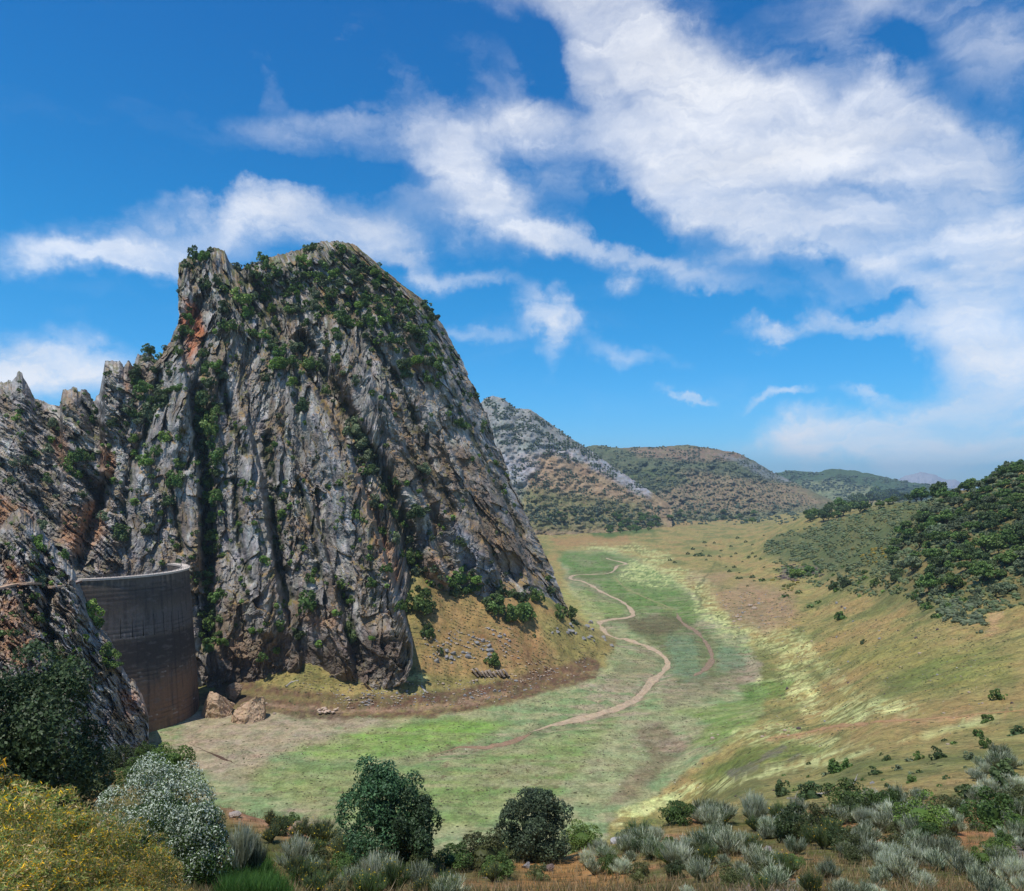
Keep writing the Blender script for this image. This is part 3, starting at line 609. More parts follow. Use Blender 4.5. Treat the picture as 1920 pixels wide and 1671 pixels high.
# ------------------------------------------------------------------ ridges left of it, and the dam's left abutment
def ridge_sheet(name, Tp, Bp_, nc, nr, mat, ang, per, amp, seed, gul_list=(), zones=(), left=False, right=True, lean=0, tint=None, jagw=6, wrapk=True):
    T_ = curve(by_px(Tp), nc); B_ = curve(by_px(Bp_), nc)
    s, q = np.meshgrid(np.linspace(0, 1, nc), np.linspace(0, 1, nr))
    S = B_[None] * (1 - q[..., None]) + T_[None] * q[..., None]
    px, py, dd = S[..., 0].copy(), S[..., 1].copy(), S[..., 2].copy()
    ca, sa = math.cos(ang), math.sin(ang)
    wpx, wpy = px + 9 * fbm(px / 40, py / 40, 3, seed), py + 9 * fbm(px / 40, py / 40, 3, seed + 1)
    a = (wpx * ca + wpy * sa) ; b = (-wpx * sa + wpy * ca)        # a across the beds, b along them
    disp = amp * ridged(a / per, b / (per * 9), 3, seed + 2) + 0.5 * amp * ridged(a / (per * 0.35), b / (per * 3), 2, seed + 3)
    f_, cid, e1 = facets(a / 13, b / 36, seed + 4, 1, 1.3); disp += 3.4 * f_
    f_, gid, e2 = facets(a / 6, b / 15, seed + 5, 1, 1.3); disp += 1.8 * f_
    f_, hid, e3 = facets(a / 3, b / 5.5, seed + 6, 1, 1.2); disp += 0.9 * f_ + 0.5 * fbm(a / 3, b / 4, 3, seed + 6)
    gully = np.zeros_like(px)
    for pts, w, dep in gul_list:
        k = np.exp(-(poly_dist(wpx, wpy, pts) / w) ** 2); disp -= dep * k
        if dep > 0: gully = np.maximum(gully, k)
    disp *= 0.3 + 0.7 * sstep(0, 0.08, 1 - q)
    dd = dd - disp + 14 * sstep(0.93, 1, q)
    py = py - (jagw * (worley(px / 11, 0 * px + 0.4, seed)[2] - 0.5) + 0.8 * jagw * fbm(px / 12, 0 * px, 3, seed + 9)) * sstep(0.86, 1, q)
    Sw = wrap(np.stack([px, py, dd], -1), left, right, True)
    l, r = (10 if left else 0), (10 if right else 0); pad = lambda x: np.pad(x, ((0, 10), (l, r)), mode='edge')
    pos = W3(Sw[..., 0], Sw[..., 1], Sw[..., 2]); nz = np.abs(normals(pos)[..., 2])
    a, b, gully, gid = pad(a), pad(b), pad(gully), pad(gid); PX, PY = Sw[..., 0], Sw[..., 1]
    crk = pad(np.maximum((1 - sstep(0, 0.10, e1)) * (cid > 0.5), 0.6 * (1 - sstep(0, 0.14, e2)) * (hid > 0.6)))
    c = np.zeros(pos.shape) + np.array(GREY if tint is None else tint)
    c = mixc(c, GREYL, 0.85 * sstep(-0.15, 0.35, fbm(a / 14, b / 60, 5, seed + 11, 0.62) + 0.3 * (gid - 0.5)))
    c = mixc(c, lin(92,92,98), 0.7 * sstep(0.0, 0.35, fbm(a / 9, b / 70, 5, seed + 12, 0.6)))
    c = mixc(c, BROWN, 0.6 * sstep(0.0, 0.3, fbm(a / 40, b / 80, 4, seed + 13) + 0.3 * fbm(a / 6, b / 9, 3, seed + 14)))
    c = mixc(c, lin(72,64,54), 0.4 * crk)
    grass = sstep(0.62, 0.82, nz + 0.22 * fbm(a / 14, b / 16, 4, seed + 15))
    c = mixc(c, lin(150,124,88), 0.5 * grass * sstep(-0.15, 0.2, fbm(a / 24, b / 24, 3, seed + 21))); c = mixc(c, lin(86,92,44), 0.7 * grass * sstep(0.0, 0.3, fbm(a / 20, b / 20, 3, seed + 16)))
    c = mixc(c, lin(54,60,30), 0.6 * sstep(0.4, 0.85, gully) * sstep(-0.2, 0.2, fbm(a / 12, b / 14, 3, seed + 17)))
    w1, w2 = PX + 9 * fbm(PX / 20, PY / 20, 3, seed + 18), PY + 9 * fbm(PX / 20, PY / 20, 3, seed + 19)
    for pts, cc, fe, k in zones: c = mixc(c, cc, np.clip(k * zone(w1, w2, pts, fe) * (1 + 0.8 * fbm(PX / 8, PY / 8, 3, seed + 20)), 0, 1))
    add(name, mesh_from(name, pos, grid_faces(*pos.shape[:2]), c, smooth=False), mat, kind='structure')
    sl_ = (slice(0, -10), slice(l, pos.shape[1] - r)); register(name, PX[sl_], PY[sl_], Sw[..., 2][sl_], pos[sl_])
ridge_sheet('rocky_ridge',
  [(-120,740,470),(-40,725,465),(0,716,462),(22,712,460),(36,698,458),(48,712,460),(66,748,464),(90,757,466),(112,762,466),(118,732,462),(135,728,462),(158,732,462),(176,748,468),(186,742,464),(197,676,458),(222,674,458),(232,688,462),(240,676,462),(250,690,466),(258,664,468),(278,662,470),(296,672,474),(315,690,482),(345,700,500)],
  [(-120,1180,360),(0,1130,350),(120,1120,372),(200,1110,405),(260,1060,430),(345,1000,452)], 300, 290, M_rockd, R(-48), 34, 4.2, 120,
  gul_list=[([(72,770),(110,830),(160,900),(190,950)], 13, 13), ([(165,760),(195,820),(215,880),(180,960),(150,1050)], 14, 17), ([(240,700),(265,740),(285,760)], 6, 8), ([(0,880),(60,940),(120,1000)], 16, 9), ([(36,705),(70,790),(110,880)], 12, -6), ([(128,735),(160,820),(205,900)], 14, -8), ([(205,680),(235,740),(262,790)], 14, -9)],
  zones=[([(95,790),(125,830),(130,900),(100,860)], ORR, 8, .55), ([(185,830),(215,850),(215,900),(190,890)], ORR, 8, .8), ([(228,705),(240,720),(252,752),(240,740)], ORR, 4, .8), ([(120,960),(190,930),(200,1000),(150,1050),(110,1010)], ORR, 10, .85), ([(-20,920),(50,950),(70,980),(20,1000),(-20,970)], lin(160,116,76), 10, .7)])
ridge_sheet('dam_abutment_rock',
  [(-160,985,270),(-40,975,275),(0,990,278),(20,965,280),(38,950,282),(52,965,284),(75,985,286),(95,1015,287),(118,1040,288),(134,1062,289),(146,1086,290),(156,1110,291),(166,1145,292),(182,1172,292),(205,1192,293),(216,1215,294),(228,1245,296),(240,1268,297),(258,1285,297),(270,1310,298),(279,1345,298)],
  [(-160,1480,150),(0,1490,165),(80,1480,185),(160,1470,215),(240,1450,255),(279,1430,282)], 270, 290, M_rockd, R(-38), 30, 4.0, 160,
  gul_list=[([(75,1010),(85,1090),(88,1180),(110,1240)], 12, 10), ([(10,1010),(25,1080),(60,1150),(80,1220)], 12, 8), ([(40,955),(60,1040),(110,1120)], 12, -5), ([(130,1070),(150,1180),(190,1260)], 18, -7)],
  zones=[([(0,1120),(60,1130),(70,1200),(50,1260),(0,1230)], ORR, 12, .85), ([(5,1050),(40,1065),(45,1110),(10,1100)], ORR, 8, .8), ([(80,1210),(150,1230),(160,1300),(100,1300)], lin(92,94,50), 12, .6), ([(220,1295),(265,1290),(278,1340),(235,1345)], lin(176,132,104), 8, .8), ([(228,1278),(262,1282),(272,1330),(275,1345),(262,1350),(250,1300)], lin(170,160,150), 6, .6)])

# ------------------------------------------------------------------ far mountains
def mountain(name, Tp, Bp_, nc, nr, amp, seed, base, zones, lenx=60, leny=40, veg=None, back=400):
    T_ = curve(by_px(Tp), nc); B_ = curve(by_px(Bp_), nc); s, q = np.meshgrid(np.linspace(0, 1, nc), np.linspace(0, 1, nr))
    S = B_[None] * (1 - q[..., None]) + T_[None] * q[..., None]; px, py, dd = [S[..., i].copy() for i in range(3)]
    r = 0.5 * ridged(px / lenx + py / 90 + 0.4 * fbm(px / 50, py / 30, 3, seed + 8), py / (leny * 3.5), 4, seed) + 0.45 * fbm(px / 14, py / 9, 4, seed + 9, 0.6)
    dd -= amp * r * (0.3 + 0.7 * sstep(0, 0.2, 1 - q)); py -= 2.2 * fbm(px / 14, 0 * px, 4, seed + 1, 0.6) * sstep(0.85, 1, q)
    k = np.arange(1, 9); a = np.stack([px, py, dd], -1); a = np.concatenate([a, a[-1:] + np.stack([0 * k, 4.0 * k, back / 4 * k], -1)[:, None, :]], 0)
    pos = W3(a[..., 0], a[..., 1], a[..., 2]); PX, PY = a[..., 0], a[..., 1]
    c = np.zeros(pos.shape) + np.array(base); w1, w2 = PX + 14 * fbm(PX / 30, PY / 18, 4, seed + 3), PY + 8 * fbm(PX / 30, PY / 18, 4, seed + 4)
    for pts, cc, fe, kk in zones:
        m = (kk * zone(w1, w2, pts, fe)) if pts else kk * sstep(-0.1, 0.3, fbm(PX / 22, PY / 12, 4, seed + 7))
        c = mixc(c, cc, np.clip(m * (0.9 + 0.8 * fbm(PX / 6, PY / 5, 3, seed + 5)), 0, 1))
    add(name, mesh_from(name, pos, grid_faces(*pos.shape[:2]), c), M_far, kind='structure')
    register(name, PX[:-8], PY[:-8], a[:-8, :, 2], pos[:-8])
mountain('mountain', [(850,830,2150),(890,770,2120),(908,748,2100),(925,742,2100),(945,748,2100),(965,765,2110),(995,768,2120),(1020,785,2140),(1060,815,2170),(1100,840,2200),(1140,868,2220),(1180,895,2240),(1215,918,2250),(1260,950,2250)],
  [(850,1030,1650),(960,1014,1650),(1060,1010,1750),(1150,1004,1850),(1260,996,2050)], 220, 150, 45, 200, lin(142,122,94),
  [([(880,740),(960,730),(1080,820),(1220,915),(1215,935),(1150,900),(1100,870),(1020,850),(990,900),(975,960),(900,960),(860,850)], lin(156,156,158), 7, .9),
   ([(900,745),(960,742),(1100,835),(1120,860),(1040,835),(990,850),(920,850)], lin(110,118,104), 8, .5), ([(985,850),(1060,850),(1140,890),(1190,930),(1100,920),(1000,900)], lin(152,128,102), 8, .45), ([(960,910),(1100,930),(1200,945),(1260,990),(950,1000)], lin(92,100,60), 10, .7)])
mountain('hillside', [(1050,850,3500),(1100,838,3500),(1115,834,3500),(1160,840,3450),(1230,838,3400),(1290,834,3400),(1340,842,3400),(1385,850,3400),(1420,868,3400),(1450,886,3400),(1480,900,3380),(1530,925,3300),(1590,950,3200)],
  [(1050,994,2400),(1200,990,2450),(1350,984,2600),(1590,980,2700)], 240, 120, 120, 230, lin(104,104,74),
  [(None, lin(76,88,58), .6), ][0:0] + [([(1180,900),(1300,880),(1480,905),(1560,945),(1400,960),(1250,960),(1150,945)], lin(140,116,92), 10, .6), ([(1050,835),(1450,840),(1470,905),(1300,885),(1150,880),(1050,870)], lin(76,88,66), 8, .7), ([(1160,838),(1380,838),(1400,862),(1300,866),(1200,856)], lin(140,112,94), 6, .6), ([(1350,850),(1460,880),(1500,910),(1430,895)], lin(120,124,130), 5, .6), ([(1130,885),(1240,880),(1300,900),(1230,925),(1180,920)], lin(70,86,52), 6, .8)])
mountain('hill', [(1420,900,5200),(1450,888,5200),(1480,882,5200),(1530,886,5200),(1560,879,5200),(1600,882,5200),(1640,890,5150),(1690,902,5100),(1750,910,5100),(1830,925,5000)],
  [(1420,960,4200),(1560,965,4200),(1830,965,4200)], 180, 70, 170, 260, lin(70,88,62), [([(1470,905),(1560,900),(1640,915),(1640,945),(1520,945)], lin(142,142,104), 6, .55)])
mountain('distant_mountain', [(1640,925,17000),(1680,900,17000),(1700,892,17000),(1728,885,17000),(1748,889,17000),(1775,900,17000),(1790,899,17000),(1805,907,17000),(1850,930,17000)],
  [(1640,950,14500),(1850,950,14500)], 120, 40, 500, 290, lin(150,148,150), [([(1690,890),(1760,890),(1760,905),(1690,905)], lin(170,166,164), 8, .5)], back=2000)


# ------------------------------------------------------------------ the air
hz = mesh_from('haze', [(x, y, z) for x in (-56000, 56000) for y in (-700, 23500) for z in (-16, 900)], [(0, 1, 3, 2), (4, 6, 7, 5), (0, 4, 5, 1), (2, 3, 7, 6), (0, 2, 6, 4), (1, 5, 7, 3)], smooth=False)
mh = bpy.data.materials.new('haze_air'); mh.use_nodes = True; th = NT(mh.node_tree)
pv = th.add('ShaderNodeVolumePrincipled'); pv.inputs['Color'].default_value = (0.62, 0.82, 1.0, 1); pv.inputs['Density'].default_value = 5.4e-5; pv.inputs['Anisotropy'].default_value = 0.2
mo = th.add('ShaderNodeOutputMaterial'); th.l.new(pv.outputs[0], mo.inputs['Volume'])
hb = add('haze', hz, mh, kind='stuff'); hb['label'] = 'thin blue summer haze over the valley and far hills'; hb['category'] = 'haze'

# ------------------------------------------------------------------ terrain look-up
LD = np.log(d_r)
def terr(px, d):
    i = int(np.clip(np.searchsorted(px_c, px) - 1, 0, len(px_c) - 2)); j = int(np.clip(np.searchsorted(d_r, d) - 1, 0, len(d_r) - 2))
    a = (px - px_c[i]) / (px_c[i + 1] - px_c[i]); b = (d - d_r[j]) / (d_r[j + 1] - d_r[j])
    return (Zg[j, i] * (1 - a) + Zg[j, i + 1] * a) * (1 - b) + (Zg[j + 1, i] * (1 - a) + Zg[j + 1, i + 1] * a) * b
def onground(px, d): return Vector(((px - CX) / F * d, d, terr(px, d)))
def ray_ground(px, py, dmin=3.0, dmax=5000.0):
    d = dmin
    while d < dmax:
        if HY + (CZ - terr(px, d)) / d * F <= py: return d
        d *= 1.01
    return dmax
def smooth_line(pts, n=8):
    p = [pts[0]] + list(pts) + [pts[-1]]; out = []
    for i in range(1, len(p) - 2):
        a, b, c_, e = [np.array(q, float) for q in p[i - 1:i + 3]]
        for k in range(n):
            q = k / n; out.append(0.5 * ((2 * b) + (c_ - a) * q + (2 * a - 5 * b + 4 * c_ - e) * q * q + (3 * b - a - 3 * c_ + e) * q ** 3))
    out.append(np.array(pts[-1], float)); return out
def ribbon(name, pts, width, color, lift, seed, dmin=150, kind='structure'):
    P = []
    for i, q in enumerate(smooth_line(pts)):
        d = ray_ground(q[0], q[1], dmin); P.append(((q[0] - CX) / F * d, d))
    P = np.array(P)
    for _ in range(2): P[1:-1] = (P[:-2] + 2 * P[1:-1] + P[2:]) / 4
    l = np.concatenate([[0], np.cumsum(np.hypot(*np.diff(P, axis=0).T))]); n = int(l[-1] / 1.6); q = np.linspace(0, l[-1], n)
    P = np.stack([np.interp(q, l, P[:, 0]), np.interp(q, l, P[:, 1])], 1); T = np.gradient(P, axis=0); T /= np.linalg.norm(T, axis=1, keepdims=True)
    N = np.stack([-T[:, 1], T[:, 0]], 1); w = width * (0.8 + 1.0 * fbm(q / 25, q * 0, 3, seed)) * sstep(0, 45, q + 3) * sstep(0, 12, l[-1] - q + 1)
    m = 9; V = []; C_ = []
    for k in range(m):
        o_ = (k / (m - 1) - 0.5) * 2
        wob = w * (1 + 0.35 * fbm(q / 5, q * 0 + (3 if o_ > 0 else 9), 3, seed + 1))
        for j in range(n):
            x, y = P[j] + N[j] * o_ * wob[j] / 2; V.append((x, y, terr(CX + x / y * F, y) + lift - 0.25 * (abs(o_) > 0.95)))
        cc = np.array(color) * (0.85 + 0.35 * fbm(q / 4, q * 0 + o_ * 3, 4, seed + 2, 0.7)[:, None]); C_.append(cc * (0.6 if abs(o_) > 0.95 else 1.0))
    add(name, mesh_from(name, V, grid_faces(m, n, True), np.concatenate(C_)), M_track, kind=kind)
M_track = mat_surface('dry_mud', 0.5, 0.4, 0.3, 0.5)
ribbon('stream_bed', [p[:2] for p in STREAM[3:]], 4.8, lin(184,162,134), 0.22, 301)
ribbon('stream_bed', [(800,1424),(840,1411),(875,1404),(910,1404),(945,1399),(975,1388),(1000,1376)], 3.4, lin(150,124,100), 0.17, 303)
ribbon('stream_bed', [p[:2] for p in OLDARM], 4.2, lin(142,122,100), 0.2, 305)
ribbon('dirt_track', [p[:2] for p in TRACKR], 2.4, lin(172,136,98), 0.16, 309, 60)
ribbon('dirt_track', [p[:2] for p in TRACK2], 2.2, lin(146,142,98), 0.2, 311)
ribbon('ditch', [(352,1396),(372,1405),(395,1415),(425,1428),(440,1434)], 2.2, lin(92,74,60), 0.1, 313, 100)

# ------------------------------------------------------------------ labels
LAB = []
def note(o, look, noun, where, key, group, order):
    """order: 'high' ranks by height, 'dam' by distance from the dam"""
    o['category'] = noun[0]; o['group'] = group
    LAB.append((o, look, noun, where, key, order))
ORD = 'first second third fourth fifth sixth seventh eighth ninth tenth eleventh twelfth thirteenth fourteenth fifteenth sixteenth seventeenth eighteenth nineteenth'.split()
def ordinal(n):
    if n < 20: return ORD[n - 1]
    T_ = {2: 'twenty', 3: 'thirty', 4: 'forty', 5: 'fifty', 6: 'sixty', 7: 'seventy', 8: 'eighty', 9: 'ninety'}
    a, b = divmod(n, 10)
    if a > 9: return str(n)
    return (T_[a] + '-' + ORD[b - 1]) if b else T_[a][:-1] + 'ieth'
def write_labels():
    g = {}
    for r in LAB: g.setdefault((r[1], r[2], r[3]), []).append(r)
    for (look, noun, where), rs in g.items():
        if len(rs) == 1: rs[0][0]['label'] = f'{look} {noun[1]} {where}'; continue
        if rs[0][5] == 'high':
            rs.sort(key=lambda r: -r[4][2])
            for i, r in enumerate(rs):
                w = 'topmost' if i == 0 else 'lowest' if i == len(rs) - 1 else ordinal(i + 1) + ' from the top'
                r[0]['label'] = f'{look} {noun[1]} {where}, {w}'
        else:
            rs.sort(key=lambda r: (r[4][0] + 170) ** 2 + (r[4][1] - 330) ** 2)
            for i, r in enumerate(rs):
                w = 'closest to the dam' if i == 0 else 'farthest from the dam' if i == len(rs) - 1 else ordinal(i + 1) + ' from the dam'
                r[0]['label'] = f'{look} {noun[1]} {where}, {w}'

# ------------------------------------------------------------------ foliage meshes
def unit(v): return v / (np.linalg.norm(v, axis=-1, keepdims=True) + 1e-9)
def leaf_quads(cen, nrm, size, asp, rg, col, curl=0.0):
    n = len(cen); t = unit(np.cross(nrm, rg.randn(n, 3))); b = np.cross(nrm, t); s = (size * (0.6 + 0.8 * rg.rand(n)))[:, None]
    V = np.stack([cen + t * s, cen + b * s * asp, cen - t * s, cen - b * s * asp], 1).reshape(-1, 3)
    return V, np.arange(n * 4).reshape(n, 4), np.repeat(col, 4, 0)
def ico(sub=1):
    bm = __import__('bmesh').new(); __import__('bmesh').ops.create_icosphere(bm, subdivisions=sub, radius=1.0)
    v = np.array([x.co[:] for x in bm.verts]); f = np.array([[q.index for q in p.verts] for p in bm.faces]); bm.free(); return v, f
def join(parts):
    V, Fc, C_ = [], [], []; o = 0
    for v, f, c_ in parts:
        f = np.asarray(f)
        if f.shape[1] == 3: f = np.column_stack([f, f[:, 2]])
        V.append(v); Fc.append(f + o); C_.append(c_); o += len(v)
    return np.concatenate(V), np.concatenate(Fc), np.concatenate(C_)
def mesh_mixed(name, V, Fc, C_, smooth=False):
    tri = Fc[:, 2] == Fc[:, 3]
    q = Fc[~tri]; tr = Fc[tri][:, :3]
    me = bpy.data.meshes.new(name); me.vertices.add(len(V)); me.vertices.foreach_set('co', np.asarray(V, np.float32).ravel())
    L = np.concatenate([q.ravel(), tr.ravel()]).astype(np.int32); me.loops.add(len(L)); me.loops.foreach_set('vertex_index', L)
    st = np.concatenate([np.arange(len(q)) * 4, len(q) * 4 + np.arange(len(tr)) * 3]).astype(np.int32)
    me.polygons.add(len(st)); me.polygons.foreach_set('loop_start', st); me.polygons.foreach_set('use_smooth', np.full(len(st), smooth, bool))
    at = me.color_attributes.new('Col', 'FLOAT_COLOR', 'POINT'); c4 = np.ones((len(V), 4), np.float32); c4[:, :3] = np.clip(C_, 0, 1); at.data.foreach_set('color', c4.ravel())
    me.update(calc_edges=True); me.validate(); return me
ICO1, ICO2 = ico(1), ico(2)
def pick(rg, pal, n):
    pal = np.array(pal); c_ = pal[rg.randint(0, len(pal), n)]; return c_ * (0.75 + 0.5 * rg.rand(n, 1))
def crown_mesh(name, seed, size, nclump, per, leaf, pal, asp=0.55, flat=0.0, core=True, up=0.35, clump=(0.30, 0.46), lowcut=-0.6, tipcol=None, tipshare=0.0, pointy=0.0, ragged=0.32, cs=0.36):
    """crown of unit-ish radius scaled to size=(rx, ry, rz), resting on z=0"""
    rg = np.random.RandomState(seed); parts = []; size = np.array(size)
    cc = unit(rg.randn(nclump * 3, 3)); cc = cc[cc[:, 2] > lowcut][:nclump]; cc = cc * (0.45 + ragged * rg.rand(len(cc), 1))
    if pointy: cc[:, :2] *= (1 - pointy * np.clip(cc[:, 2:3], 0, 1))
    cr = clump[0] + (clump[1] - clump[0]) * rg.rand(len(cc))
    shade = 0.7 + 0.6 * rg.rand(len(cc))
    for i, c0 in enumerate(cc):
        n = int(per * (cr[i] / 0.38) ** 2); dr = unit(rg.randn(n, 3) + np.array([0, 0, up]) + 0.6 * unit(c0)); rad = cr[i] * (0.72 + 0.36 * rg.rand(n, 1))
        p = (c0 + dr * rad) * size; nm = unit(dr + 0.85 * rg.randn(n, 3)); c_ = pick(rg, pal, n) * shade[i]
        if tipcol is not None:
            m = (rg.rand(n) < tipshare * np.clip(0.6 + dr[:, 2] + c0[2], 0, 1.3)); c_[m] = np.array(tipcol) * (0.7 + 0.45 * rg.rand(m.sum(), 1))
        parts.append(leaf_quads(p, nm, leaf * np.ones(n), asp, rg, c_))
    if core:
        v, f = ICO2; parts.append((v * (cs + 0.14 * rg.rand(len(v), 1)) * size, f, np.repeat(np.array(pal[0])[None] * 0.9, len(v), 0)))
    V, Fc, C_ = join(parts); V = V + np.array([0, 0, size[2] * 0.92]); V[:, 2] = np.maximum(V[:, 2], -0.02 * size[2])
    return mesh_mixed(name, V, Fc, C_)
def broom_mesh(name, seed, h, spread, n, wid, pal, flowers=None, fshare=0.0, seg=3, nb=34, fsize=3.0):
    """broom: many curved branches from the root, each carrying a feathery tuft of fine upright twigs"""
    rg = np.random.RandomState(seed); V, C_, Fc = [], [], []
    an = rg.rand(nb) * 2 * math.pi; ra = np.sqrt(rg.rand(nb)); bl = h * (0.62 + 0.38 * rg.rand(nb)) * (1 - 0.45 * ra ** 2)
    k = rg.randint(0, nb, n); tone = 0.75 + 0.5 * rg.rand(nb)
    s0 = rg.rand(n) ** 0.7; s0 = 0.15 + 0.75 * s0
    def bp(s_): return np.column_stack([np.cos(an[k]) * ra[k] * spread * s_ ** 1.2, np.sin(an[k]) * ra[k] * spread * s_ ** 1.2, bl[k] * s_])
    p0 = bp(s0); tw = h * (0.14 + 0.2 * rg.rand(n))
    dr = unit(np.column_stack([0.55 * np.cos(an[k]) * ra[k] + 0.42 * rg.randn(n), 0.55 * np.sin(an[k]) * ra[k] + 0.42 * rg.randn(n), 0.9 + 0.2 * rg.rand(n)]))
    col_ = pick(rg, pal, n) * tone[k][:, None]; side = unit(np.column_stack([rg.randn(n, 2), 0.3 * rg.randn(n)])); pts = []
    for i, q in enumerate(np.linspace(0, 1, seg + 1)):
        pp_ = p0 + dr * (tw * q)[:, None] + np.array([0, 0, 1]) * (0.25 * tw * q * q)[:, None]; pts.append(pp_)
        w = wid * (1 - 0.6 * q) * (0.7 + 0.6 * rg.rand(n, 1)); V += [pp_ - side * w, pp_ + side * w]; C_ += [col_ * (1 + .15 * q), col_ * (1 + .15 * q)]
    V = np.stack(V, 1).reshape(-1, 3); C_ = np.stack(C_, 1).reshape(-1, 3); m = 2 * (seg + 1); base = np.arange(n) * m
    for i in range(seg): Fc.append(np.stack([base + 2 * i, base + 2 * i + 1, base + 2 * i + 3, base + 2 * i + 2], 1))
    parts = [(V, np.concatenate(Fc), C_)]
    for i in range(nb):
        parts.append(tube([(math.cos(an[i]) * ra[i] * spread * q ** 1.2, math.sin(an[i]) * ra[i] * spread * q ** 1.2, bl[i] * q) for q in (0, .35, .7, .95)], [wid * 1.5, wid * 1.3, wid, wid * .5], 3, (0.11, 0.10, 0.07)))
    if flowers is not None:
        m_ = rg.rand(n) < fshare; c0 = pts[-1][m_] + 0.02 * h * rg.randn(m_.sum(), 3)
        parts.append(leaf_quads(c0, unit(rg.randn(len(c0), 3)), wid * fsize * np.ones(len(c0)), 0.8, rg, np.array(flowers) * (0.75 + 0.5 * rg.rand(len(c0), 1))))
    V, Fc, C_ = join(parts); return mesh_mixed(name, V, Fc, C_)
def tube(path, rad, ns=6, col=(0.1, 0.08, 0.06)):
    path = np.array(path, float); T = unit(np.gradient(path, axis=0)); up = np.array([0.3, 0.9, 0.1]); A_ = unit(np.cross(T, up)); B_ = np.cross(T, A_)
    an = np.arange(ns) * 2 * math.pi / ns
    V = (path[:, None] + np.array(rad)[:, None, None] * (np.cos(an)[None, :, None] * A_[:, None] + np.sin(an)[None, :, None] * B_[:, None])).reshape(-1, 3)
    Fc = [[i * ns + j, i * ns + (j + 1) % ns, (i + 1) * ns + (j + 1) % ns, (i + 1) * ns + j] for i in range(len(path) - 1) for j in range(ns)]
    return V, np.array(Fc), np.repeat(np.array(col)[None], len(V), 0)
def trunk_mesh(name, seed, h, r, reach):
    rg = np.random.RandomState(seed); parts = [tube([(0, 0, -0.3), (0.05 * h * rg.randn(), 0.05 * h * rg.randn(), h * 0.25), (0.08 * h * rg.randn(), 0.08 * h * rg.randn(), h * 0.5)], [r * 1.3, r, r * 0.75])]
    for k in range(5):
        a = k * 1.26 + rg.rand(); e = reach * (0.5 + 0.4 * rg.rand())
        parts.append(tube([(0, 0, h * 0.3), (math.cos(a) * e * 0.4, math.sin(a) * e * 0.4, h * 0.55), (math.cos(a) * e, math.sin(a) * e, h * (0.75 + 0.2 * rg.rand()))], [r * 0.7, r * 0.45, r * 0.15], 5))
    V, Fc, C_ = join(parts); return mesh_mixed(name, V, Fc, C_)

DK = [(0.046, 0.074, 0.026), (0.060, 0.090, 0.032), (0.074, 0.105, 0.038)]
MD = [(0.060, 0.108, 0.026), (0.078, 0.130, 0.032), (0.098, 0.152, 0.038)]
BR = [(0.095, 0.165, 0.030), (0.120, 0.195, 0.038), (0.145, 0.220, 0.045)]
GY = [(0.088, 0.116, 0.058), (0.112, 0.140, 0.074), (0.138, 0.165, 0.092)]
SV = [(0.42, 0.46, 0.30), (0.52, 0.56, 0.40), (0.62, 0.65, 0.50), (0.28, 0.32, 0.16)]
OG = [(0.09, 0.11, 0.035), (0.12, 0.13, 0.05), (0.07, 0.09, 0.03)]
TONES = {k: [tuple(min(.3, q * 1.4) for q in c) for c in v] for k, v in {'dark green': DK, 'mid green': MD, 'bright green': BR, 'grey green': GY}.items()}
SMALL = {}      # unit bushes (radius 1) for slopes a few hundred metres off
for tn, pal in TONES.items():
    SMALL[tn] = [crown_mesh('bush_foliage', 400 + 10 * i + len(tn), (1, 1, 0.85 + 0.15 * i), 15, 75, 0.12, pal, 0.7, clump=(0.18, 0.44), ragged=.5) for i in range(4)]
OAK = {tn: [crown_mesh('oak_crown', 500 + 10 * i + len(tn), (1, 1, 0.74), 22, 85, 0.105, TONES[tn], 0.7, clump=(0.18, 0.42), lowcut=-0.35, ragged=.48) for i in range(3)] for tn in ('dark green', 'mid green', 'grey green')}
OAKT = [trunk_mesh('oak_trunk', 600 + i, 1.0, 0.07, 0.7) for i in range(3)]
rng = random.Random(11)
def inst(name, me, mat, loc, sc, rz=None, parent=None):
    o = bpy.data.objects.new(name, me); ROOT.objects.link(o)
    if len(me.materials) == 0: me.materials.append(mat)
    o.location = loc; o.scale = sc if hasattr(sc, '__len__') else (sc, sc, sc); o.rotation_euler = (0, 0, rng.uniform(0, 6.28) if rz is None else rz)
    if parent is not None: o.parent = parent
    return o
BUSHES = []
def cliff_bush(px, py, w, tone, where, grp, surf=None, order='high'):
    h = hit(px, py, surf)
    if h is None: return None
    BUSHES.append((w, tone, where, grp, order, h[0], tuple(h[1]))); return True
def oak_tree(px, py, w, tone, where, grp, surf=None, order='dam'):
    h = hit(px, py, surf)
    if h is None: return None
    d, p, _ = h; r = w / F * d / 2; i = rng.randrange(3); p = Vector(p)
    root = bpy.data.objects.new('oak_tree', None); ROOT.objects.link(root); root.location = p; root.rotation_euler = (0, 0, rng.uniform(0, 6.28)); root.scale = (r, r, r * rng.uniform(.85, 1.15))
    inst('crown', OAK[tone][i], M_leaf, (0, 0, 0.22), 1, 0, root); inst('trunk', OAKT[i], M_bark, (0, 0, -0.1), 1, 0, root)
    note(root, ('big ' if w > 34 else 'small ' if w < 22 else 'medium ') + tone, ('tree', 'oak'), where, tuple(p), grp, order); return root

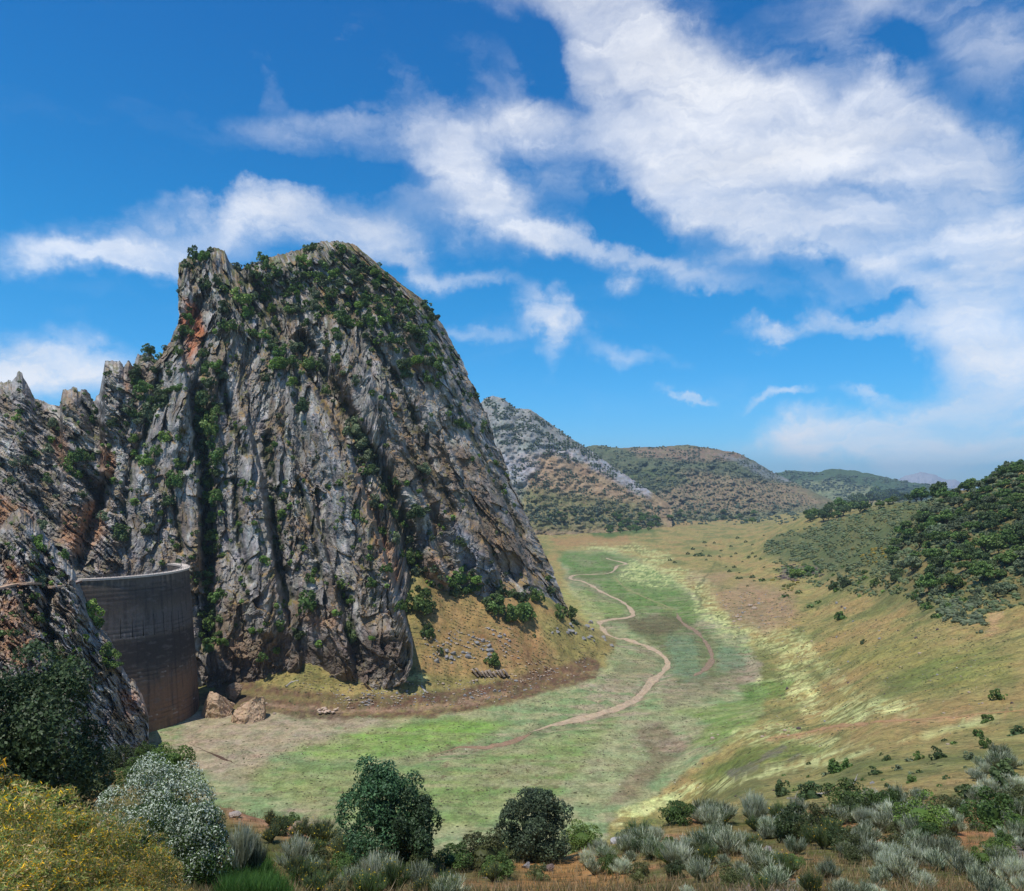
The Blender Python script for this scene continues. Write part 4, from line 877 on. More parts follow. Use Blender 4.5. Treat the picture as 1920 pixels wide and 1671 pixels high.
# ------------------------------------------------------------------ bushes on the cliffs
TN = ['dark green', 'mid green', 'mid green', 'bright green', 'grey green', 'bright green']
PKB = [(395,468,12,'dark green'),(370,490,26,'mid green'),(348,500,20,'dark green'),(385,487,22,'bright green'),(410,530,18,'dark green'),(382,545,20,'dark green'),(455,570,34,'bright green'),(465,595,26,'bright green'),(420,590,20,'dark green'),(418,618,18,'mid green'),(475,632,26,'mid green'),(495,635,22,'bright green'),(480,658,16,'bright green'),(528,690,30,'bright green'),(575,690,22,'bright green'),(548,720,20,'bright green'),(572,768,28,'dark green'),(500,715,16,'dark green'),(422,710,20,'grey green'),(395,725,22,'dark green'),(385,700,18,'mid green'),
 (395,820,36,'mid green'),(385,760,34,'dark green'),(388,790,28,'dark green'),(278,870,26,'bright green'),(330,915,30,'mid green'),(322,945,22,'dark green'),(280,790,28,'grey green'),(670,820,40,'grey green'),(682,835,36,'grey green'),(690,860,30,'grey green'),(868,803,22,'mid green'),(805,718,20,'mid green'),(785,680,26,'bright green'),(820,690,24,'mid green'),(755,690,22,'dark green'),(760,705,22,'dark green'),(605,690,26,'grey green'),(785,968,34,'dark green'),(862,1020,24,'dark green'),(792,887,22,'grey green'),(700,950,22,'grey green'),(745,910,16,'mid green'),(610,740,16,'mid green'),
 (578,1145,34,'mid green'),(560,1198,38,'dark green'),(665,1200,32,'dark green'),(700,1100,24,'mid green'),(752,1145,18,'mid green'),(525,1180,12,'mid green'),(492,1238,16,'mid green'),(225,1015,30,'dark green'),(200,1000,30,'grey green'),(185,1020,28,'grey green'),(205,980,28,'grey green'),(280,1000,22,'dark green'),(395,1215,30,'mid green'),(420,1210,20,'bright green'),(400,1180,26,'mid green'),(640,610,30,'mid green'),(652,612,24,'mid green'),(730,640,26,'mid green'),(775,625,34,'mid green'),(790,640,28,'dark green'),(760,585,34,'dark green'),(800,580,30,'dark green'),(815,600,24,'dark green'),(720,605,24,'bright green'),(560,580,28,'grey green'),(545,585,24,'mid green'),(625,520,24,'bright green'),(590,560,24,'grey green'),(620,555,24,'mid green')]
for px_, py_, w_, tn_ in PKB:
    wh = 'on the summit slope of the peak' if py_ < 660 and px_ > 440 else 'on the tower of the peak' if py_ < 680 else 'on the cliff face of the peak' if px_ > 440 else 'on the cliff above the dam'
    cliff_bush(px_, py_, w_, tn_, wh, 'bushes growing on the big limestone peak', ['peak'])
cnt = 0; placed = [(p[0], p[1]) for p in PKB]
def scatter(poly, n, wmin, wmax, tones, where, grp, surf, mind=9, fn=cliff_bush, tries=40, order=None):
    xs = [p[0] for p in poly]; ys = [p[1] for p in poly]; k = 0; t0 = 0
    while k < n and t0 < n * tries:
        t0 += 1; x = rng.uniform(min(xs), max(xs)); y = rng.uniform(min(ys), max(ys))
        if not inside(np.array(x), np.array(y), poly) or any(abs(x - a) < mind and abs(y - b) < mind * 0.8 for a, b in placed): continue
        kw = {} if order is None else dict(order=order)
        if fn(x, y, wmin + (wmax - wmin) * rng.random() ** 1.6, rng.choice(tones), where, grp, surf, **kw): placed.append((x, y)); k += 1
G1 = 'bushes growing on the big limestone peak'
scatter([(460,500),(560,468),(640,455),(690,490),(600,520),(500,520)], 24, 11, 22, TN, 'along the crest of the peak', G1, ['peak'], 8)
scatter([(470,510),(600,510),(700,500),(760,550),(820,620),(850,700),(780,690),(700,620),(600,600),(500,560)], 92, 9, 19, TN, 'on the summit slope of the peak', G1, ['peak'])
scatter([(560,600),(700,620),(830,700),(860,780),(760,760),(640,720)], 24, 9, 22, TN, 'below the summit slope of the peak', G1, ['peak'])
scatter([(440,500),(470,510),(560,640),(600,720),(560,720),(480,620)], 20, 10, 24, TN, 'in the gully beside the tower', G1, ['peak'])
scatter([(372,740),(402,740),(410,900),(412,1100),(420,1220),(375,1220),(372,1000)], 34, 14, 30, ['dark green','mid green','mid green'], 'in the gully above the dam', G1, ['peak'], 9)
scatter([(495,830),(525,830),(535,980),(540,1100),(510,1060)], 10, 10, 22, ['dark green','mid green'], 'in the middle gully of the peak', G1, ['peak'])
scatter([(640,780),(700,860),(760,980),(790,1080),(760,1080),(690,930)], 20, 10, 22, TN, 'in the long slanting gully', G1, ['peak'])
scatter([(840,640),(900,760),(960,920),(1050,1120),(1030,1110),(930,900),(880,780)], 22, 9, 16, ['dark green','mid green'], 'along the steep edge of the peak', G1, ['peak'])
scatter([(340,560),(440,600),(440,900),(300,900),(240,1000),(200,900),(300,680)], 34, 11, 24, TN, 'on the cliff above the dam', G1, ['peak'])
scatter([(440,900),(700,900),(760,1200),(440,1230)], 36, 10, 20, ['mid green','bright green','bright green'], 'low on the peak face', G1, ['peak'], 14)
scatter([(270,650),(330,640),(320,760),(250,800),(240,740)], 24, 14, 30, ['dark green','grey green','mid green'], 'on the shoulder beside the ridge', 'bushes on the rocky ridge', ['peak', 'rocky_ridge'])
G2 = 'bushes on the rocky ridge'
for q in [(75,705,10,'mid green'),(140,860,26,'bright green'),(152,868,24,'mid green'),(90,845,20,'grey green'),(103,800,20,'grey green'),(70,760,14,'dark green'),(180,775,18,'dark green'),(176,795,18,'mid green'),(205,700,14,'dark green'),(92,900,20,'dark green'),(155,930,18,'dark green'),(240,770,26,'grey green'),(250,780,22,'mid green'),(215,800,20,'dark green'),(28,875,16,'grey green'),(50,870,18,'grey green')]:
    cliff_bush(*q, 'on the rocky ridge', G2, ['rocky_ridge'])
scatter([(0,760),(200,760),(240,900),(150,960),(0,900)], 22, 8, 18, TN, 'on the rocky ridge', G2, ['rocky_ridge'], 12)
G3 = 'bushes on the rock beside the dam'
for q in [(172,1160,36,'bright green'),(182,1175,30,'bright green'),(208,1230,30,'mid green'),(214,1245,24,'mid green'),(70,1030,28,'bright green'),(85,985,22,'grey green'),(100,1215,28,'bright green'),(60,1215,22,'grey green'),(72,1100,22,'grey green'),(124,1045,18,'mid green'),(130,1245,20,'bright green'),(110,1240,22,'mid green'),(78,1085,18,'grey green'),(110,1265,30,'mid green'),(150,1290,28,'grey green')]:
    cliff_bush(*q, 'on the rock beside the dam', G3, ['dam_abutment_rock'])
scatter([(0,1000),(120,1060),(200,1220),(200,1290),(0,1240)], 22, 7, 17, TN, 'on the rock beside the dam', G3, ['dam_abutment_rock'], 12)

# ------------------------------------------------------------------ bushes on the apron of the peak
G4 = 'bushes on the orange slope below the peak'
for q in [(775,1100,26,'grey green'),(790,1125,34,'dark green'),(785,1150,40,'mid green'),(802,1145,28,'dark green'),(798,1180,24,'dark green'),(802,1195,22,'mid green'),(765,1050,24,'mid green'),(780,1075,24,'grey green'),(868,1100,34,'mid green'),(880,1108,26,'mid green'),(855,1118,24,'dark green'),(925,1140,36,'dark green'),(932,1150,34,'mid green'),(915,1135,26,'dark green'),(975,1150,40,'mid green'),(985,1160,36,'mid green'),(965,1165,34,'mid green'),(980,1130,24,'dark green'),(938,1115,26,'dark green'),(1005,1130,20,'mid green'),(1070,1160,22,'mid green'),(1075,1168,18,'dark green'),(825,1218,14,'dark green'),(928,1240,22,'mid green'),(1003,1196,8,'dark green'),(1050,1160,18,'mid green'),(890,1090,24,'bright green'),(960,1118,22,'dark green'),(1000,1118,26,'dark green'),(1048,1140,18,'mid green')]:
    cliff_bush(*q, 'on the orange slope', G4, ['ground', 'peak'], order='dam')
scatter([(770,1000),(800,1060),(870,1100),(870,1125),(800,1110),(765,1080)], 14, 10, 22, TN, 'on the orange slope', G4, ['ground','peak'], 9, order='dam')

# ------------------------------------------------------------------ the wooded hill and the meadow
G5 = 'holm oaks on the wooded hillside'
OT = ['mid green', 'dark green', 'mid green', 'grey green', 'mid green']
for q in [(1740,1112,40,'mid green'),(1782,1108,42,'mid green'),(1845,1092,42,'mid green'),(1890,1060,38,'mid green'),(1710,1075,34,'grey green'),(1868,1120,30,'grey green'),(1890,1110,28,'grey green'),(1755,1050,38,'mid green'),(1800,1045,34,'dark green'),(1850,1040,46,'mid green')]:
    oak_tree(*q, 'at the foot of the wooded hill', G5)
placed += [(1740,1112),(1782,1108),(1845,1092),(1890,1060),(1710,1075),(1868,1120),(1755,1050),(1850,1040)]
scatter([(1660,1010),(1720,990),(1900,960),(1960,1090),(1860,1090),(1800,1070),(1700,1100),(1670,1060)], 74, 20, 34, OT, 'on the lower wooded hillside', G5, ['ground'], 13, oak_tree)
scatter([(1700,990),(1780,930),(1960,900),(1960,990),(1900,980)], 66, 16, 28, OT, 'on the upper wooded hillside', G5, ['ground'], 12, oak_tree)
scatter([(1780,935),(1840,885),(1960,840),(1960,910),(1850,930)], 44, 15, 26, OT, 'near the top of the wooded hill', G5, ['ground'], 9, oak_tree)
scatter([(1510,975),(1640,930),(1760,905),(1760,935),(1640,955),(1520,985)], 44, 16, 28, ['dark green','dark green','mid green'], 'in the treeline on the low ridge', 'oaks along the low ridge', ['ground'], 8, oak_tree)
G6 = 'bushes scattered over the dry meadow'
MB = [(1565,1448,25,'mid green'),(1587,1438,18,'mid green'),(1659,1426,13,'dark green'),(1589,1470,13,'mid green'),(1520,1497,30,'dark green'),(1465,1491,20,'dark green'),(1583,1491,12,'mid green'),(1685,1445,17,'grey green'),(1636,1453,17,'dark green'),(1708,1463,13,'mid green'),(1723,1420,13,'mid green'),(1753,1422,20,'dark green'),(1666,1497,26,'dark green'),(1663,1523,20,'mid green'),(1766,1525,14,'dark green'),(1817,1497,32,'dark green'),(1873,1484,40,'dark green'),(1886,1457,26,'dark green'),(1907,1376,28,'dark green'),(1850,1356,18,'mid green'),(1873,1314,17,'mid green'),(1576,1161,14,'mid green'),(1518,1137,10,'mid green'),(1472,1116,10,'mid green'),(1499,1110,10,'mid green'),(1493,1081,20,'bright green'),(1516,1072,14,'mid green'),(1617,1203,9,'dark green'),(1560,1102,14,'dark green'),(1585,1098,16,'dark green'),(1605,1110,9,'dark green'),(1533,1130,9,'mid green'),(1640,1100,14,'mid green'),(1680,1090,16,'dark green'),(1830,1380,14,'mid green'),(1845,1400,16,'mid green'),(1860,1405,16,'dark green'),(1815,1420,14,'grey green'),(1790,1395,10,'mid green'),(1305,1042,8,'dark green'),(1315,1043,9,'dark green'),(1330,1043,6,'dark green'),(1288,1040,6,'dark green'),(1256,1050,6,'dark green'),(1265,1055,5,'dark green'),(1365,1072,6,'dark green'),(1412,1085,8,'dark green'),(1375,1063,6,'dark green'),(1430,1090,9,'mid green'),(1405,1045,6,'dark green'),(1425,1047,5,'dark green')]
for q in MB: cliff_bush(q[0], q[1], q[2] * 1.3, q[3], 'on the dry meadow', G6, ['ground'], order='dam'); placed.append(q[:2])
scatter([(1260,1020),(1440,1000),(1480,1080),(1400,1100),(1340,1060)], 34, 4, 8, ['dark green'], 'on the far dry meadow', G6, ['ground'], 6, order='dam')
scatter([(1440,1050),(1640,1060),(1700,1110),(1620,1120),(1480,1100)], 36, 7, 15, ['mid green','grey green','bright green','dark green'], 'by the dark gravel heap', G6, ['ground'], 7, order='dam')
scatter([(1700,1110),(1860,1120),(1850,1180),(1760,1170)], 30, 12, 24, ['grey green','grey green','mid green'], 'below the wooded hill', G6, ['ground'], 8, order='dam')
scatter([(1450,1440),(1800,1380),(1900,1400),(1900,1500),(1500,1510)], 20, 8, 14, ['mid green','dark green','grey green'], 'on the slope above the creek', G6, ['ground'], 14, order='dam')
G7 = 'trees along the far valley'
scatter([(1140,985),(1200,975),(1240,970),(1250,990),(1200,1000),(1140,1005)], 22, 9, 15, ['mid green'], 'in the valley grove', G7, ['ground','mountain','hillside'], 6, oak_tree)
scatter([(985,950),(1200,960),(1420,965),(1440,985),(1250,975),(1000,985)], 44, 6, 13, ['dark green','mid green'], 'on the far valley floor', G7, ['ground','mountain','hillside'], 7, oak_tree)

# ------------------------------------------------------------------ scattered stuff helpers
def bins_in(poly, surf=None, dmin=0, dmax=1e8):
    yy, xx = np.mgrid[0:ZH, 0:ZW]; cx = (xx + .5) * BIN; cy = (yy + .5) * BIN
    m = inside(cx.astype(float), cy.astype(float), poly) & (ZS >= 0) & (ZD > dmin) & (ZD < dmax)
    if surf is not None: m &= np.isin(ZS, [SURF.index(q) for q in surf])
    return ZP[m], ZD[m], cx[m], cy[m]
def blob_stuff(name, jobs, mat, label, cat, seed, tmpl=None):
    """jobs: (polygon, surfaces, count, width range in photo px, palette, height ratio[, mask])"""
    rg = np.random.RandomState(seed); V, Fc, C_ = [], [], []; o = 0
    for poly, surf, n, (w0, w1), pal, hr in jobs:
        P, D_, cx, cy = bins_in(poly, surf)
        if len(P) == 0: continue
        k = rg.randint(0, len(P), n * 2); dn = fbm(cx[k] / 26, cy[k] / 15, 3, seed); k = k[np.argsort(-(dn + 0.25 * rg.rand(len(k))))][:n] if n < 4000 else k[:n]
        P = P[k] + (rg.rand(len(k), 3) - .5) * (D_[k] * BIN / F)[:, None] * np.array([1, 0, 0]); r = (w0 + (w1 - w0) * rg.rand(len(k)) ** 1.5) / F * D_[k] / 2
        v, f = tmpl or ICO1; m = len(v)
        vv = v[None] * (0.75 + 0.5 * rg.rand(len(k), m, 1)) * r[:, None, None] * np.array([1, 1, hr]) + P[:, None] + np.array([0, 0, 1.0]) * (r * hr * 0.5)[:, None, None]
        c_ = pick(rg, pal, len(k)); V.append(vv.reshape(-1, 3)); C_.append(np.repeat(c_, m, 0) * (0.85 + 0.3 * rg.rand(len(k) * m, 1)))
        Fc.append((f[None] + (np.arange(len(k)) * m)[:, None, None]).reshape(-1, f.shape[1]) + o); o += len(k) * m
    me = mesh_from(name, np.concatenate(V), np.concatenate(Fc), np.concatenate(C_), smooth=False)
    ob = add(name, me, mat, kind='stuff'); ob['label'] = label; ob['category'] = cat; return ob

# ------------------------------------------------------------------ realise the slope bushes: the 290 widest one by one, the rest as one mass of scrub
G1b = [([(455,500),(700,480),(830,620),(860,720),(700,620),(480,560)],'peak',190,6,12), ([(340,480),(450,500),(470,900),(440,1200),(200,1000),(250,700)],'peak',120,6,12), ([(470,620),(860,720),(1050,1120),(780,1120),(440,1200)],'peak',170,5,11), ([(0,720),(300,680),(240,980),(0,1000)],'rocky_ridge',90,4,8), ([(0,960),(130,1060),(220,1250),(0,1250)],'dam_abutment_rock',80,4,9)]
for poly, sf, n, a_, b_ in G1b:
    P, D_, cx, cy = bins_in(poly, [sf])
    for k in np.random.RandomState(n).randint(0, len(P), n):
        BUSHES.append((a_ + (b_ - a_) * rng.random(), rng.choice(['mid green', 'dark green', 'mid green', 'bright green']), '', '', 'high', D_[k], tuple(P[k])))
BUSHES.sort(key=lambda b: -b[0])
for w, tone, where, grp, order, d, p in BUSHES[:290]:
    r = (0.92 if 'peak' in where and 'slope' in where or 'crest' in where else 1.08) * w / F * d / 2; me = rng.choice(SMALL[tone]); q = Vector(p) + Vector((0, -0.3 * r, -0.5 * r))
    o = inst('bush', me, M_leaf, q, (r * rng.uniform(.95, 1.2), r * rng.uniform(.9, 1.1), r * rng.uniform(.75, 1.1)))
    note(o, ('big ' if w > 24 else 'small ' if w < 13 else 'medium ') + tone, ('bush', 'bush'), where, p, grp, order)
rg = np.random.RandomState(4); LITE = {tn: leaf_quads((lambda u_: u_ * (0.6 + 0.4 * rg.rand(70, 1)) + np.array([0, 0, .5]))(unit(rg.randn(70, 3))), unit(rg.randn(70, 3)), 0.34 * np.ones(70), 0.7, rg, pick(rg, TONES[tn], 70)) for tn in TONES}
V, Fc, C_ = [], [], []; o_ = 0
for w, tone, where, grp, order, d, p in BUSHES[290:]:
    r = w / F * d / 2; v, f, c_ = LITE[tone]; a = rng.uniform(0, 6.28); Rz = np.array([[math.cos(a), -math.sin(a), 0], [math.sin(a), math.cos(a), 0], [0, 0, 1]])
    V.append(v @ Rz.T * r * np.array([1.1, 1.1, .9]) + np.array(p) + np.array([0, -0.2 * r, -0.3 * r])); Fc.append(f + o_); C_.append(c_ * rng.uniform(.8, 1.2)); o_ += len(v)
sc_ = add('scrub', mesh_from('scrub', np.concatenate(V), np.concatenate(Fc), np.concatenate(C_), smooth=False), M_leaf, kind='stuff')
sc_['label'] = 'low green scrub spread over cliffs, slopes and far meadow'; sc_['category'] = 'scrub'

# far hills: olive groves, holm oaks and brush too small to count
FARG = [(0.075, 0.100, 0.060), (0.095, 0.125, 0.075), (0.115, 0.145, 0.085)]; OLIV = [(0.085, 0.11, 0.065), (0.065, 0.09, 0.05)]
blob_stuff('far_woodland', [
  ([(905,745),(940,740),(1100,835),(1215,915),(1180,915),(1100,870),(1000,850),(930,830)], ['mountain'], 2100, (1.8, 4.6), FARG, .9),
  ([(960,850),(1200,920),(1260,985),(960,985)], ['mountain', 'ground'], 1500, (1.6, 4.4), FARG, .9),
  ([(1090,830),(1450,840),(1540,920),(1400,900),(1280,880),(1130,900)], ['hillside'], 1700, (1.6, 4), FARG, .8),
  ([(1130,880),(1290,890),(1240,940),(1160,940)], ['hillside'], 600, (2, 4.4), FARG, .8),
  ([(1430,880),(1740,900),(1800,925),(1600,955),(1450,940)], ['hill'], 1500, (2, 5), FARG, .7),
  ([(960,955),(1500,940),(1500,985),(1000,985)], ['ground', 'mountain', 'hillside'], 700, (3, 7), FARG, .8)], M_leaf, 'distant oak and scrub woodland covering the far hills', 'woodland', 21)
# olive trees planted in rows on the far hillside
P, D_, cx, cy = bins_in([(1190,885),(1300,880),(1400,890),(1500,925),(1540,955),(1400,968),(1260,962),(1200,940)], ['hillside'])
key = (np.round(cx / 5.5 + cy / 14).astype(int) * 1000 + np.round(cy / 4.2 - cx / 40).astype(int)); _, first = np.unique(key, return_index=True)
rg = np.random.RandomState(9); v, f = ICO1; Pk = P[first]; r = (rg.uniform(1.3, 1.9, len(Pk)) / F * D_[first])
V = v[None] * (0.8 + 0.4 * rg.rand(len(Pk), 12, 1)) * r[:, None, None] + Pk[:, None]
og = add('olive_grove', mesh_from('olive_grove', V.reshape(-1, 3), (f[None] + (np.arange(len(Pk)) * 12)[:, None, None]).reshape(-1, 3), np.repeat(pick(rg, OLIV, len(Pk)), 12, 0), smooth=False), M_leaf, kind='stuff')
og['label'] = 'olive trees planted in rows on the red far hillside'; og['category'] = 'olive grove'
# brush on the low green hill and round the wooded hill
SCR = [(0.10, 0.145, 0.060), (0.13, 0.165, 0.078), (0.15, 0.165, 0.06), (0.08, 0.115, 0.05)]
blob_stuff('brushwood', [
  ([(1440,1010),(1560,975),(1740,925),(1800,930),(1700,1050),(1640,1085),(1500,1060),(1430,1040)], ['ground'], 3800, (3.5, 8), SCR, .7),
  ([(1640,1080),(1700,980),(1800,890),(1960,850),(1960,1130),(1800,1160),(1700,1120)], ['ground'], 3300, (4, 12), SCR, .7),
  ([(1440,1050),(1560,1060),(1720,1110),(1640,1120),(1500,1095)], ['ground'], 350, (4, 9), SCR, .7),
  ([(1740,1120),(1850,1130),(1840,1190),(1780,1170)], ['ground'], 260, (6, 13), GY, .7)], M_leaf, 'low grey green brush covering the hills on the far bank', 'brush', 22)
blob_stuff('yellow_broom', [([(1600,1030),(1680,1030),(1660,1060),(1620,1060)], ['ground'], 60, (5, 9), [(0.30, 0.24, 0.03), (0.2, 0.18, 0.04)], .7),
  ([(1440,1085),(1500,1090),(1480,1115),(1440,1105)], ['ground'], 30, (4, 8), [(0.30, 0.25, 0.03), (0.16, 0.17, 0.04)], .7),
  ([(1480,1000),(1700,930),(1780,930),(1560,1040)], ['ground'], 200, (3, 6), [(0.22, 0.19, 0.04), (0.16, 0.16, 0.05)], .6)], M_leaf, 'small yellow flowering broom among the brush on the hill', 'broom', 23)
# low herbs speckling the valley floor and the dry banks
blob_stuff('herb_patches', [
  ([(400,1400),(900,1350),(1200,1200),(1400,1250),(1250,1440),(900,1530),(500,1500)], ['ground'], 3000, (1.2, 3.4), [(0.10, 0.09, 0.05), (0.08, 0.10, 0.04), (0.13, 0.10, 0.07)], .35),
  ([(1060,1040),(1300,1080),(1400,1230),(1180,1250),(1080,1120)], ['ground'], 1600, (1.2, 3), [(0.06, 0.09, 0.03), (0.10, 0.09, 0.05)], .35),
  ([(1350,1100),(1900,1180),(1900,1400),(1500,1500),(1400,1300)], ['ground'], 3600, (1.4, 4.0), [(0.12, 0.14, 0.05), (0.17, 0.14, 0.07), (0.09, 0.11, 0.04)], .4),
  ([(780,1100),(1080,1160),(1150,1230),(800,1290),(500,1300),(500,1270)], ['ground'], 2400, (1.5, 4), [(0.14, 0.14, 0.06), (0.20, 0.15, 0.08), (0.10, 0.12, 0.04)], .4)], M_leaf, 'low herbs and dry tufts dotted over the reservoir floor and banks', 'herbs', 24)

# ------------------------------------------------------------------ stones
def rock_mesh(name, seed, sub, size, color, planes=16, tall=1.0, rough=0.05):
    rg = np.random.RandomState(seed); v, f = ico(sub); v = v * np.array(size)
    sz = np.mean(size)
    for _ in range(planes):
        n = unit(rg.randn(3)); off = sz * rg.uniform(0.55, 0.85); dd_ = np.maximum(0, v @ n - off); v = v - dd_[:, None] * n
    v = v + sz * rough * np.stack([fbm(v[:, 0] * 5 / sz, v[:, 2] * 5 / sz + v[:, 1], 4, seed + i) for i in range(3)], 1)
    v[:, 2] += size[2] * 0.5
    c_ = np.array(color) * (0.8 + 0.5 * np.abs(fbm(v[:, 0] * 3 / sz, v[:, 2] * 4 / sz, 3, seed + 5)))[:, None]
    return mesh_from(name, v, f, c_, smooth=False)
def boulder(px, py, wpx, hpx, d, seed, color, label, name='boulder', cat='boulder', sink=0.1):
    wm, hm = wpx / F * d, hpx / F * d; me = rock_mesh(name, seed, 5, (wm / 2, wm / 2.3, hm / 2), color, 15, rough=0.11)
    p = Vector(W3(np.array(float(px)), np.array(float(py)), np.array(float(d)))); p.z -= hm * sink
    return add(name, me, M_stone, None, p, label=label, category=cat)
TANR = lin(196,168,138)
boulder(406, 1344, 78, 82, 350, 31, TANR, 'tan water-stained boulder standing against the foot of the dam', sink=.12)
boulder(467, 1358, 72, 100, 343, 37, TANR, 'tall tan boulder on the mud, second one out from the dam', sink=.12)
boulder(437, 1300, 40, 34, 372, 41, lin(150,128,106), 'low tan rock behind the gap between the two big boulders', sink=.15)
GR1, GR2, GR3 = lin(150,148,146), lin(178,160,140), lin(96,84,82)
ROCKM = [rock_mesh('rock', 70 + i, 3, (1, .8, .7), [GR1, GR2, GR3][i % 3], 10, rough=.08) for i in range(6)]
def stone(px, py, w, k, where, grp, surf=('ground',)):
    h = hit(px, py, list(surf))
    if h is None: return
    d, p, _ = h; r = w / F * d / 2
    o = inst('rock', ROCKM[k], M_stone, Vector(p) - Vector((0, 0, .2 * r)), (r, r, r * rng.uniform(.7, 1.1)))
    note(o, ['grey', 'pale tan', 'dark brown'][k % 3], ('rock', 'rock'), where, tuple(p), grp, 'dam')
GS1 = 'rocks lying on the dry meadow'
for q in [(1475,1290,9,2),(1718,1195,9,2),(1755,1178,8,2),(1722,1225,8,1),(1647,1197,8,0),(1684,1184,5,2),(1757,1262,7,0),(1800,1268,5,1),(1837,1317,7,1),(1767,1335,7,1),(1782,1338,6,1),(1815,1298,8,1),(1835,1320,5,0),(1893,1316,7,2),(1497,1366,11,2),(1470,1368,9,1),(1476,1374,8,1),(1346,1379,6,1),(1336,1385,11,1),(1430,1381,9,1),(1545,1352,8,0),(1658,1299,6,2),(1592,1280,8,2),(1552,1281,5,2),(1380,1490,6,2),(1318,1432,5,2),(1428,1491,8,2),(1450,1482,6,2),(1461,1462,5,1),(1538,1400,5,1),(1777,1396,8,1),(1574,1254,5,1),(1566,1196,5,0),(1522,1201,6,1),(1590,1240,6,0),(1642,1163,6,2),(1600,1165,6,0),(1630,1466,8,0),(1640,1464,9,0),(1415,1140,13,1),(1405,1136,11,1),(1422,1133,8,0),(1380,1155,11,1),(1388,1162,10,1),(1374,1164,9,1),(1392,1150,8,0),(1568,1132,8,0),(1585,1140,9,0),(1578,1137,7,2),(1355,1125,6,1),(1440,1170,6,1)]:
    stone(*q, 'on the dry meadow', GS1)
GS2 = 'grey rocks on the orange slope below the peak'
for i in range(46):
    cx_, cy_ = rng.choice([(880,1205),(920,1215),(950,1200),(840,1225),(860,1230),(905,1225),(1090,1185),(1110,1195),(1060,1180),(1135,1205),(820,1235)]); stone(cx_ + rng.gauss(0, 14), cy_ + rng.gauss(0, 8), rng.uniform(6, 14), rng.choice([0, 0, 3]), 'on the orange slope', GS2)
GS3 = 'rocks along the old shoreline'
for i in range(30):
    stone(rng.uniform(690, 1010), rng.uniform(1292, 1312) - 20 * (rng.random() < .3), rng.uniform(5, 9), rng.choice([0, 1, 1, 3]), 'on the old shoreline', GS3)
for q in [(765,1295,9,0),(745,1300,9,0),(737,1306,9,1),(690,1310,8,0),(500,1318,8,1),(514,1338,8,1)]: stone(*q, 'on the old shoreline', GS3)
RT = (np.array(ICO1[0]) * np.array([1, 1, .8]), ICO1[1])
blob_stuff('rubble', [
  ([(640,1300),(700,1308),(700,1326),(660,1328)], ['ground'], 150, (2, 6), [GR2, lin(130,112,92), GR1], .7),
  ([(560,1280),(800,1280),(1050,1255),(1120,1215),(1090,1270),(900,1325),(640,1330)], ['ground'], 700, (1.2, 4.5), [GR2, GR1, lin(130,112,92)], .7),
  ([(960,1240),(1020,1235),(1040,1260),(980,1285)], ['ground'], 160, (2, 5), [lin(120,90,66), GR2], .7),
  ([(790,1180),(960,1180),(980,1240),(800,1240)], ['ground'], 300, (2, 6), [GR1, GR2], .8),
  ([(1340,1110),(1480,1110),(1500,1180),(1380,1180)], ['ground'], 250, (1.5, 4), [lin(160,132,106), GR1], .6),
  ([(1400,1180),(1900,1180),(1900,1380),(1450,1380)], ['ground'], 260, (1.2, 3.2), [GR1, GR2, GR3], .6),
  ([(1440,1355),(1520,1365),(1500,1385),(1430,1380)], ['ground'], 50, (2, 5), [lin(170,138,108)], .5)], M_stone, 'loose rubble scattered along banks and slopes of the reservoir', 'rubble', 25, RT)
blob_stuff('gravel', [
  ([(1450,1068),(1480,1058),(1530,1064),(1545,1080),(1500,1092),(1455,1084)], ['ground'], 900, (2, 4), [lin(96,84,86), lin(120,104,100), lin(76,66,70)], .8),
  ([(1350,1650),(1440,1640),(1510,1655),(1510,1680),(1340,1680)], ['ground'], 2200, (2.5, 6), [lin(150,142,138), lin(120,112,110), lin(170,160,152)], .7),
  ([(1880,1580),(1930,1580),(1930,1640),(1895,1640)], ['ground'], 700, (3, 7), [lin(150,142,138), lin(120,112,110), lin(170,160,152)], .7),
  ([(1390,1605),(1460,1600),(1460,1630),(1400,1630)], ['ground'], 300, (2.5, 5), [lin(150,142,138), lin(130,122,118)], .7)], M_stone, 'grey gravel and dark stone heaps between the shrubs and meadow', 'gravel', 26, RT)
# tilted slab outcrop on the shore
hh = hit(925, 1262, ['ground']); root = bpy.data.objects.new('rock_outcrop', None); ROOT.objects.link(root); root.location = hh[1]; root['label'] = 'outcrop of thin tilted rock slabs standing at the old shoreline'; root['category'] = 'rock outcrop'
slab = rock_mesh('slab', 90, 3, (0.6, 3.0, 6.0), lin(158,142,126), 12, rough=.06)
for i in range(9): o = inst('slab', slab, M_stone, (-8 + i * 2.1, rng.uniform(-1, 1), -1.2), (1, 1, rng.uniform(.7, 1.1)), 0, root); o.rotation_euler = (0.1, R(-34), rng.uniform(-.2, .2))
# ruined pale masonry beside the mud
hh = hit(612, 1330, ['ground']); root = bpy.data.objects.new('ruined_wall', None); ROOT.objects.link(root); root.location = hh[1]; root['label'] = 'pale remains of a ruined stone platform on the brown bank'; root['category'] = 'ruin'
blk = rock_mesh('stone_block', 95, 2, (1.6, 1.0, .45), lin(206,182,160), 8, rough=.04)
for i in range(26): inst('stone_block', blk, M_stone, (rng.uniform(-4.5, 4.5), rng.uniform(-5, 6), 0.1 + 0.08 * rng.random()), rng.uniform(.6, 1.15), None, root)

